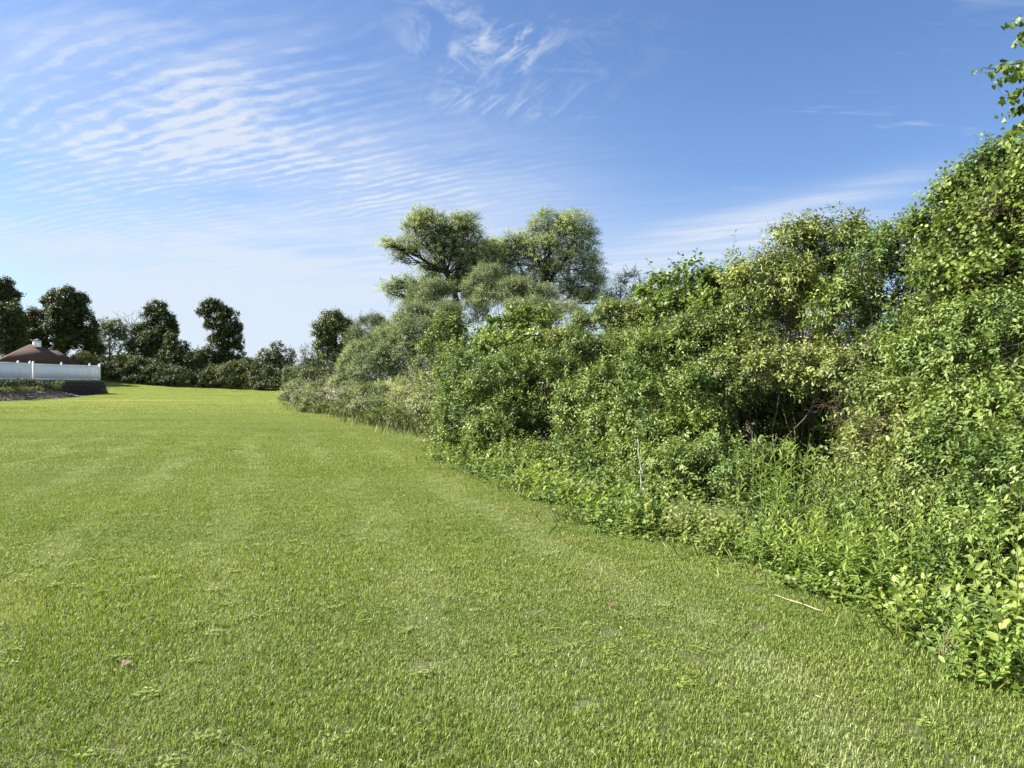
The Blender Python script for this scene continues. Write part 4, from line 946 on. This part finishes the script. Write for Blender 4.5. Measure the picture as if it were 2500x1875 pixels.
shrub('leafy_shrub', 'shaded dark shrub deep in the hedge behind the cavity', 'shrub', [(1800, 1000, 15.4, 120, 90), (1950, 1000, 14, 110, 76), (1640, 980, 16.5, 130, 90), (2080, 1000, 13, 110, 80), (2000, 1060, 13, 100, 60)], M_DOG, 110, group=HG, **{**NK, 'k': 4.5, 'size': .09})
shrub('leafy_shrub', 'background shrub seen behind the hedge below the right willow', 'shrub', [(1480, 920, 22, 120, 70), (1340, 900, 24, 110, 70), (1620, 900, 20, 110, 70)], M_DOG, 111, group=HG, **{**NK, 'k': 4, 'size': .12, 'tpl': T_FAR})
shrub('vine_mound', 'towering vine covered mass filling the upper right of the picture', 'vine', [(2310, 560, 9, 70, 70), (2390, 480, 8.8, 74, 74), (2460, 430, 8.6, 60, 60), (2380, 600, 8.4, 90, 80), (2480, 540, 8, 90, 100), (2290, 650, 9.2, 50, 60), (2340, 700, 8.4, 84, 70), (2450, 690, 7.8, 90, 80), (2550, 450, 8.4, 110, 120), (2570, 650, 7.8, 110, 120)], M_VINE, 112, tintb=-.08,
      extra=shoot([(2370, 430, 8.8, 2355, 385), (2400, 420, 8.8, 2385, 380), (2440, 400, 8.7, 2450, 345), (2480, 390, 8.7, 2480, 350), (2330, 490, 9, 2300, 470), (2300, 510, 9, 2275, 515)], .06, .5), **{**VK, 'size': .046, 'k': 5.0})
shrub('leafy_shrub', 'leafy shrub on the right edge at eye height with bigger vine leaves mixed in', 'shrub', [(2310, 800, 8.2, 84, 64), (2420, 800, 7.6, 90, 80), (2280, 890, 7.8, 84, 66), (2390, 910, 7.2, 90, 74), (2490, 900, 6.8, 80, 90), (2220, 860, 8.6, 50, 40), (2570, 850, 6.8, 80, 110)], M_DOG, 113, group=HG, **{**NK2, 'tintb': .03})
shrub('leafy_shrub', 'leafy shrub right of the dark cavity, laced with bare twigs', 'shrub', [(2150, 960, 8.4, 60, 50), (2200, 1030, 7.8, 80, 64), (2130, 1090, 7.8, 60, 50), (2280, 1010, 7.4, 70, 60), (2260, 1110, 7, 84, 60)], M_DOG2, 114, group=HG, inner=.25, **NK2)
shrub('leafy_shrub', 'leafy shrub low on the right edge above the bright broad leaved plants', 'shrub', [(2370, 1030, 6.8, 84, 70), (2470, 1030, 6.4, 84, 90), (2350, 1130, 6.4, 80, 70), (2450, 1170, 5.9, 84, 76), (2550, 1100, 5.9, 80, 120), (2500, 1260, 5.4, 60, 60)], M_DOG, 115, group=HG, **NK2)
shrub('leafy_shrub', 'low leafy shrub in front of the dark cavity, left of the goldenrod', 'shrub', [(1760, 1120, 10.4, 80, 50), (1700, 1150, 10, 70, 44), (1640, 1140, 10.6, 60, 44), (1810, 1170, 9.2, 60, 40)], M_DOG, 116, group=HG, **NK2)

BK = {**NK, 'k': 4.2, 'size': .095, 'ratio': .45, 'L': .32}
shrub('leafy_shrub', 'dark leafy shrub seen inside the narrow slot at the hedge foot', 'shrub', [(1340, 1000, 18.5, 90, 80), (1240, 1010, 19, 80, 70), (1440, 1010, 17, 90, 80), (1340, 1050, 17.5, 90, 50)], M_DOG, 120, group=HG, **BK)
shrub('leafy_shrub', 'dark leafy shrub behind the broad middle face of the hedge', 'shrub', [(1560, 1040, 15.2, 100, 80), (1680, 1040, 14.6, 100, 80), (1600, 950, 15.6, 110, 80), (1760, 1080, 13.6, 90, 60)], M_DOG, 121, group=HG, **BK)
shrub('leafy_shrub', 'leafy shrub with shade-darkened tint closing the bottom of the big cavity', 'shrub', [(1860, 1060, 13.8, 110, 80), (1990, 1070, 13.4, 100, 80), (2120, 1060, 11.6, 70, 80), (1900, 1150, 10.8, 60, 30), (2080, 1170, 9.6, 60, 40)], M_DOG, 122, group=HG, tintb=-.15, **BK)  # leaf tint lowered, cavity shade put into the colour
shrub('leafy_shrub', 'dark leafy shrub behind the right edge growth', 'shrub', [(2200, 1050, 10, 110, 110), (2330, 1000, 9.6, 120, 120), (2460, 980, 9.2, 120, 140), (2340, 890, 10.4, 110, 90), (2450, 820, 10, 120, 110), (2600, 900, 8.6, 120, 200)], M_DOG, 123, group=HG, tintb=-.1, **{**BK, 'size': .08})
shrub('leafy_shrub', 'vine laced shrub behind the towering vines, right of the see through gap', 'shrub', [(2370, 640, 10.8, 90, 100), (2450, 560, 10.4, 110, 110), (2380, 760, 11, 90, 80), (2560, 600, 9.6, 120, 160)], M_DOG, 124, group=HG, **BK)
shrub('leafy_shrub', 'leafy shrub behind the spiky tips of the centre right hedge top', 'shrub', [(1960, 700, 14.2, 90, 50), (2060, 690, 13.8, 60, 50), (1990, 760, 13.6, 70, 60), (1950, 840, 13.2, 80, 50), (1850, 760, 14.5, 100, 70), (1740, 800, 15.4, 100, 80), (1600, 820, 17, 110, 80)], M_DOG2, 125, group=HG, **{**BK, 'k': 3.4})
shrub('leafy_shrub', 'low dense shrub at the foot of the hedge above the pale dead stem', 'shrub', [(1500, 1140, 11.9, 74, 46), (1590, 1160, 11.2, 74, 44), (1410, 1130, 12.6, 60, 40), (1660, 1180, 10.6, 60, 40), (1540, 1200, 10.6, 60, 36)], M_DOG, 126, group=HG, **NK)
shrub('leafy_shrub', 'low dense shrub filling the foot of the left end of the hedge', 'shrub', [(1180, 1110, 14.8, 60, 36), (1260, 1120, 14, 60, 40), (1320, 1140, 13.2, 50, 36), (1140, 1090, 15.6, 50, 40), (1110, 1050, 17, 40, 50)], M_VINE, 127, group=HG, **NK2)
shrub('leafy_shrub', 'waist high tangle of small leaves below the bare brown twigs', 'shrub', [(2110, 1160, 7.8, 70, 56), (2200, 1180, 7.2, 80, 64), (2290, 1210, 6.6, 76, 60), (2150, 1250, 6.9, 70, 50), (2240, 1290, 6.4, 74, 50), (2060, 1210, 7.8, 54, 44)], M_DOG2, 128, group=HG, **{**NK2, 'size': .052})
shrub('leafy_shrub', 'dense shrub on the right edge directly behind the largest bright plant', 'shrub', [(2380, 1260, 6.0, 76, 66), (2330, 1350, 5.7, 70, 54), (2430, 1350, 5.4, 76, 64), (2500, 1350, 5.1, 60, 80), (2400, 1430, 5.1, 60, 44), (2580, 1250, 5.0, 90, 160)], M_DOG, 129, group=HG, **{**NK2, 'size': .052})
shrub('leafy_shrub', 'thin airy shrub in the see through gap, with sky showing between its leaves', 'shrub', [(2180, 720, 10.9, 60, 60), (2230, 770, 10.6, 44, 50), (2130, 740, 11, 50, 44), (2160, 800, 10.8, 60, 34), (2240, 680, 10.8, 40, 40)], M_DOG, 130, group=HG, **{**NK, 'k': 1.9})
shrub('leafy_shrub', 'leafy shrub half hiding the cream outbuilding right of the cavity', 'shrub', [(2130, 900, 10, 60, 34), (2190, 880, 9.6, 50, 40), (2080, 930, 10.2, 60, 30), (2020, 880, 11.4, 44, 40)], M_DOG2, 131, group=HG, **{**NK, 'k': 3.6})
# tangled dead twigs inside the hedge
def twig_tangle(lab, px, py, D, R, n, seed, mat=DEADWOOD, r=.004):
    rng = np.random.default_rng(seed); c = P(px, py, D); root = thing('dead_branches', lab, 'branches', (c[0], c[1], float(gz(c[0], c[1]))), 'dead twigs caught in the hedge')
    mb = MB(); b = np.array([c[0], c[1] + .3, float(gz(c[0], c[1] + .3))]); limb(mb, rng, b, c, r * 3, r * 2, 8, .08, sides=5)
    for k in range(n):
        d = norm(rng.normal(size=3) + [-.3, -.3, .1]); s = limb(mb, rng, c + rng.normal(size=3) * R * .25, c + d * R * rng.uniform(.6, 1.1), r, r * .4, 7, .16, sides=4)
        for q in range(3):
            i_ = s[rng.integers(2, 6)]; limb(mb, rng, i_, i_ + norm(d + rng.normal(size=3) * .7) * R * .4, r * .6, r * .25, 5, .14, sides=3)
    mb.build('twigs', mat, root, (c[0], c[1], float(gz(c[0], c[1]))))


twig_tangle('grey bare twigs arching at the right rim of the dark cavity', 2060, 1000, 9.2, .42, 14, 201, TWIG)
twig_tangle('brown bare twigs in front of the shrub right of the dark cavity', 2140, 1060, 7.6, .4, 20, 202, TWIG)
twig_tangle('fine bare twigs at the lower left of the dark cavity', 1850, 1090, 10.4, .3, 9, 203)
twig_tangle('bare vine stems at the top right edge, inside the towering vines', 2460, 500, 7.8, .4, 22, 204, TWIG)
twig_tangle('bare twigs between the see through gap and the towering vines', 2250, 570, 9.6, .35, 14, 205, TWIG)
twig_tangle('bare twigs below the see through gap, by the cream outbuilding', 2110, 900, 9.8, .3, 12, 206, TWIG)
# pale dead stem standing at the hedge foot
rng = np.random.default_rng(210); b0 = np.array([*G(1565, 1262), 0.]); b0 += [0, .9, 0]; b0[2] = float(gz(b0[0], b0[1]))
dsn = thing('withered_plant', 'single pale dead stem standing upright in front of the hedge middle', 'stem', tuple(b0))
mb = MB(); D_ = b0[1]; s = limb(mb, rng, P(1566, 1200, D_), P(1557, 1072, D_), .010, .004, 8, .04, sides=5); mb.tube([b0, P(1566, 1200, D_)], [.012, .01], 5)
mb.tube([s[-1], s[-1] + [.002, 0, .03]], [.003, .001], 4)
for q in range(6): limb(mb, rng, s[2 + q % 3], s[2 + q % 3] + np.array([rng.normal() * .1, -.05, rng.uniform(-.15, .2)]), .004, .002, 4, .1, sides=3)
mb.build('bare_stalk', plain_mat('bleached_wood', (.5, .45, .38), (.7, .65, .56), 9, .8), dsn, tuple(b0))

# trailing vine at the top right
rng = np.random.default_rng(220); D_ = 6.6; b0 = onground(2660, 7.6)
vn = thing('trailing_vine', 'grape vine sprays hanging out over the sky in the top right corner', 'vine', tuple(b0)); ml, mt = MB(), MB()
vr = [[(2660, 600), (2600, 300), (2560, 100), (2520, 20), (2470, 55)], [(2580, 200), (2520, 150), (2460, 158), (2420, 165), (2375, 175)], [(2560, 110), (2520, 165), (2480, 185), (2440, 190)], [(2590, 260), (2530, 215), (2490, 225), (2450, 235)],
      [(2600, 330), (2540, 260), (2500, 262), (2455, 275)], [(2600, 330), (2540, 300), (2500, 300), (2465, 325), (2452, 345)], [(2560, 110), (2530, 60), (2500, 75), (2485, 95)]]
mt.tube([b0, P(2660, 800, 7.2), P(2660, 600, D_)], [.03, .025, .014], 6)
for n_, pl in enumerate(vr):
    pp = np.array([P(x, y, D_ + .1 * math.sin(n_ + i_)) for i_, (x, y) in enumerate(pl)]); tt = np.linspace(0, len(pl) - 1, 14)
    sp = np.stack([np.interp(tt, np.arange(len(pl)), pp[:, k]) for k in range(3)], 1); sp[1:-1] += rng.normal(size=(12, 3)) * .012
    mt.tube(sp, np.linspace(.008, .002, 14), 5)
    N_ = 85 if n_ else 110; ii = rng.uniform(2, 13, N_) if n_ in (1,) else rng.uniform(0, 13, N_)
    if n_ == 1: ii = np.clip(ii, 0, 12.9) * np.where(rng.random(N_) < .6, .6, 1)
    i0 = np.minimum(ii.astype(int), 12); f = (ii - i0)[:, None]; pos = sp[i0] * (1 - f) + sp[i0 + 1] * f + rng.normal(size=(N_, 3)) * [.022, .05, .022] + np.array([0, 0, -.01])
    a = norm(rng.normal(size=(N_, 3)) * .6 + [0, 0, -.8]); N0 = np.array([-.35, -.3, .6]) + rng.normal(size=(N_, 3)) * .8; N = norm(N0 - a * (a * N0).sum(-1, keepdims=True))
    add_leaves(ml, pos, a, N, rng.uniform(.028, .074, N_), rng.uniform(.6, .95, N_), rng.random(N_) * .8, T_HEART)
for (x0, y0, x1, y1) in [(2400, 170, 2368, 165), (2395, 172, 2385, 210), (2450, 235, 2432, 212)]: limb(mt, rng, P(x0, y0, D_), P(x1, y1, D_), .0015, .0008, 6, .15, sides=3)
ml.build('foliage', M_VINE, vn, tuple(b0)); mt.build('stems', TWIG, vn, tuple(b0))

# ------------------------------------------------------------------ plants at the hedge foot
PG = 'leafy plants at the foot of the hedge'
weed_clump('goldenrod', 'tall goldenrod clump with narrow leaves in front of the dark cavity', [G(1880, 1330), G(1935, 1330), G(1985, 1345), G(1910, 1290)], M_GOLD, 301, .95, .12, .17, 9, group=PG, K=22, R=.2, lean=.1)
weed_clump('goldenrod', 'goldenrod clump just right of the tallest one, below the bare twigs', [G(2050, 1370), G(2110, 1390), G(2070, 1330)], M_GOLD, 302, .85, .12, .18, 9, group=PG, K=20, R=.2, lean=.14)
weed_clump('goldenrod', 'goldenrod clump leaning over the lawn left of the bright broad leaved plant', [G(2080, 1450), G(2150, 1470), G(2010, 1420)], M_GOLD, 303, .55, .105, .2, 10, group=PG, K=18, R=.18, lean=.25, tintb=.02)
weed_clump('leafy_weed', 'dense weed clump right of the leaning goldenrod, behind the bright broad leaved plant', [G(2240, 1440), G(2200, 1410), G(2300, 1470), G(2160, 1360)], M_WEED, 304, .75, .085, .34, 14, group=PG, K=16, R=.2)
weed_clump('leafy_weed', 'tall weed clump on the right edge behind the largest bright plant', [G(2400, 1500), G(2470, 1520), G(2350, 1470), G(2440, 1440)], M_WEED, 305, .8, .09, .38, 14, group=PG, K=15, R=.18)
weed_clump('broadleaf_plant', 'bright broad leaved plant in the lower right, second from the corner', [G(2250, 1560), G(2290, 1580), G(2215, 1530)], M_BRIGHT, 306, .38, .085, .58, 7, group=PG, K=9, R=.08, spread=1.0, tintb=.15)
weed_clump('broadleaf_plant', 'largest bright broad leaved plant in the lower right corner', [G(2440, 1650), G(2480, 1640), G(2420, 1600), G(2500, 1600)], M_BRIGHT, 307, .52, .095, .58, 7, group=PG, K=10, R=.09, spread=1.0, tintb=.1)
weed_clump('leafy_weed', 'dark small leaved weed between the two bright broad leaved plants', [G(2360, 1590), G(2340, 1560), G(2390, 1640), G(2460, 1690)], M_WEED, 308, .26, .06, .5, 14, group=PG, K=10, R=.12, tintb=-.1)
weed_clump('leafy_weed', 'weed clump with drooping leaves left of the leaning goldenrod, beside yellowed ground', [G(1900, 1400), G(1960, 1400), G(1850, 1370), G(2020, 1420)], M_WEED, 309, .42, .08, .3, 14, group=PG, K=13, R=.16)
weed_clump('leafy_weed', 'lush broad leaved weed below the pale dead stem', [G(1530, 1290), G(1580, 1290), G(1480, 1270), G(1620, 1295)], M_GOLD, 310, .42, .10, .5, 12, group=PG, K=10, R=.2)
weed_clump('leafy_weed', 'weed clump under the dark slot at the hedge foot', [G(1330, 1200), G(1390, 1225), G(1290, 1190), G(1440, 1245)], M_BRIGHT, 311, .42, .09, .55, 14, group=PG, K=9, R=.28, tintb=-.05)
weed_clump('leafy_weed', 'weed clump at the foot of the left end shrub', [G(1120, 1125), G(1170, 1145), G(1220, 1160), G(1260, 1175)], M_BRIGHT, 312, .45, .095, .55, 16, group=PG, K=9, R=.34, tintb=-.02)
weed_clump('nettle_patch', 'yellowing small leaved plants on the lawn edge below the low leafy shrub', [G(1640, 1310), G(1700, 1310), G(1760, 1325), G(1580, 1300), G(1810, 1350)], M_YEL, 313, .36, .06, .6, 26, group=PG, K=9, R=.17)
# low ground cover all along the hedge foot
rng = np.random.default_rng(320); ml = MB(); N_ = 26000
pe = np.array([(2560, 1715), (2500, 1670), (2330, 1615), (2100, 1480), (1900, 1395), (1700, 1335), (1500, 1295), (1350, 1225), (1200, 1172), (1090, 1130), (1078, 1085)]); pw = np.array([G(a, b) for a, b in pe])
sg = np.linalg.norm(np.diff(pw, axis=0), axis=1); cs = np.concatenate([[0], np.cumsum(sg)]); t = rng.random(N_) * cs[-1]
ex_ = np.interp(t, cs, pw[:, 0]); ey_ = np.interp(t, cs, pw[:, 1]); dx = np.interp(t + .1, cs, pw[:, 0]) - np.interp(t - .1, cs, pw[:, 0]); dy = np.interp(t + .1, cs, pw[:, 1]) - np.interp(t - .1, cs, pw[:, 1]); nn = np.hypot(dx, dy) + 1e-9
off = rng.gamma(1.6, .32, N_) - .18 + .10 * np.sin(t * 2.3) + .06 * np.sin(t * 5.1); xx = ex_ + dy / nn * off; yy = ey_ - dx / nn * off
hgt = np.clip(.05 + .42 * np.clip(off + .1, 0, 1) + .06 * np.sin(t * 4), .03, .5) * rng.uniform(.35, 1.05, N_)
a = norm(np.stack([rng.normal(size=N_), rng.normal(size=N_), rng.uniform(-.5, .4, N_)], 1)); N0 = np.array([-.35, -.1, .9]) + rng.normal(size=(N_, 3)) * .35; N = norm(N0 - a * (a * N0).sum(-1, keepdims=True))
add_leaves(ml, np.stack([xx, yy, gz(xx, yy) + hgt], 1), a, N, rng.uniform(.025, .06, N_), np.full(N_, .72), np.clip(rng.normal(.42, .16, N_) + .12 * np.sin(t * 1.7), 0, 1), T_FULL)
tag(ml.build('ground_cover', M_VINE), 'low creeping leaves spilling from the hedge foot onto the lawn', 'ground cover', kind='stuff')

# ------------------------------------------------------------------ small things on the lawn
def lying(px0, py0, px1, py1, name, lab, cat, rad, seed):
    rng = np.random.default_rng(seed); a = np.array([*G(px0, py0), .045]); b = np.array([*G(px1, py1), .05]); root = thing(name, lab, cat, tuple((a + b) / 2 * [1, 1, 0]))
    mb = MB(); s = limb(mb, rng, a, b, rad, rad * .45, 9, .02, sides=5); limb(mb, rng, s[3], s[3] + (b - a) * .4 + np.array([.02, -.05, 0]), rad * .6, rad * .3, 5, .03, sides=4)
    mb.build('stalk', M_STRAW, root, tuple((a + b) / 2 * [1, 1, 0]))


lying(2010, 1508, 1892, 1468, 'straw_stalk', 'pale dry stalk lying on the lawn near the lower right hedge edge', 'stalk', .0045, 401)
for n_, (px, py, s_, lab) in enumerate([(302, 1638, .045, 'reddish brown fallen leaf on the lawn at lower left'), (1490, 1490, .04, 'small pale brown fallen leaf on the lawn right of the picture middle')]):
    rng = np.random.default_rng(410 + n_); x, y = G(px, py); ml = MB(); a = norm(np.array([[.9, .3, .35], [-.5, .6, .3]])); N0 = np.array([[-.2, -.5, .8], [.2, -.6, .7]]); N = norm(N0 - a * (a * N0).sum(-1, keepdims=True))
    add_leaves(ml, np.array([[x, y, .04], [x, y, .042]]), a, N, np.array([s_, s_ * .8]), np.array([.7, .6]), np.array([.5, .8]), T_HEART)
    o = ml.build('fallen_leaf', M_BROWNLEAF, None, (x, y, 0)); o.location = (x, y, 0); tag(o, lab, 'leaf', 'fallen leaves on the lawn')
rng = np.random.default_rng(440); ml = MB()
N_ = 2600; yy = 3 + 17 * rng.random(N_) ** 1.5; xx = rng.uniform(-1, 1, N_) * (.72 * yy + .3); ok = xx < hedge_x(yy) + .1; xx = xx[ok]; yy = yy[ok]; N_ = len(xx)
near_edge = (rng.random(N_) < .3) & (yy > 5); xx = np.where(near_edge, hedge_x(yy) - rng.gamma(1.3, .35, N_), xx)
an = rng.uniform(0, TAU, N_); a = norm(np.stack([np.cos(an), np.sin(an), rng.normal(size=N_) * .25], 1)); N0 = np.array([0, 0, 1.]) + rng.normal(size=(N_, 3)) * .5; N = norm(N0 - a * (a * N0).sum(-1, keepdims=True))
add_leaves(ml, np.stack([xx, yy, gz(xx, yy) + rng.uniform(.025, .045, N_)], 1), a, N, rng.uniform(.010, .042, N_), rng.uniform(.05, .16, N_), rng.random(N_), T_FULL)
M_THATCH = leaf_mat('thatch', [(0.0, (0.20, 0.15, 0.08)), (0.5, (0.38, 0.33, 0.19)), (1.0, (0.55, 0.52, 0.36))], 0.15, 0.7, 0.2, hue=(1, 1, 1))
tag(ml.build('lawn_thatch', M_THATCH), 'dry clippings and thatch scattered between the grass blades', 'clippings', kind='stuff')
rng = np.random.default_rng(441); ml = MB(); N_ = 420; yy = 4 + 40 * rng.random(N_) ** 1.3; xx = rng.uniform(-1, .3, N_) * .72 * yy; cl_ = rng.integers(0, 40, N_); cx = rng.uniform(-1, .2, 40); cy = rng.uniform(5, 40, 40)
xx = np.where(rng.random(N_) < .6, cx[cl_] * .7 * cy[cl_] + rng.normal(size=N_) * .5, xx); yy = np.where(xx == xx, yy, yy); yy = np.where(np.abs(xx - cx[cl_] * .7 * cy[cl_]) < 1.6, cy[cl_] + rng.normal(size=N_) * .5, yy); ok = xx < hedge_x(yy) - .3; xx = xx[ok]; yy = yy[ok]
for q in range(7):
    ax_ = norm(rng.normal(size=(len(xx), 3)) + [0, 0, .4]); N = norm(np.cross(ax_, rng.normal(size=(len(xx), 3))))
    add_leaves(ml, np.stack([xx, yy, gz(xx, yy) + .048], 1), ax_, N, np.full(len(xx), .011), np.full(len(xx), .6), rng.random(len(xx)), T_FAR)
tag(ml.build('clover_blossom', M_WHITE), 'tiny white clover blossoms dotted through the lawn', 'clover', kind='stuff')
# dry straw tuft at the lower right foot of the hedge
rng = np.random.default_rng(420); x, y = G(2318, 1615); mb = MB(); rt = thing('dry_grass_tuft', 'small tuft of dry straw between the bright plants at lower right', 'grass tuft', (x, y, 0))
for q in range(34):
    d = norm(np.array([rng.normal() * .5, rng.normal() * .5 - .2, rng.uniform(.3, 1.2)])); limb(mb, rng, np.array([x, y + .05, 0]), np.array([x, y + .05, 0]) + d * rng.uniform(.08, .24), .002, .001, 5, .1, sides=3)
mb.build('straw', M_STRAW, rt, (x, y, 0))
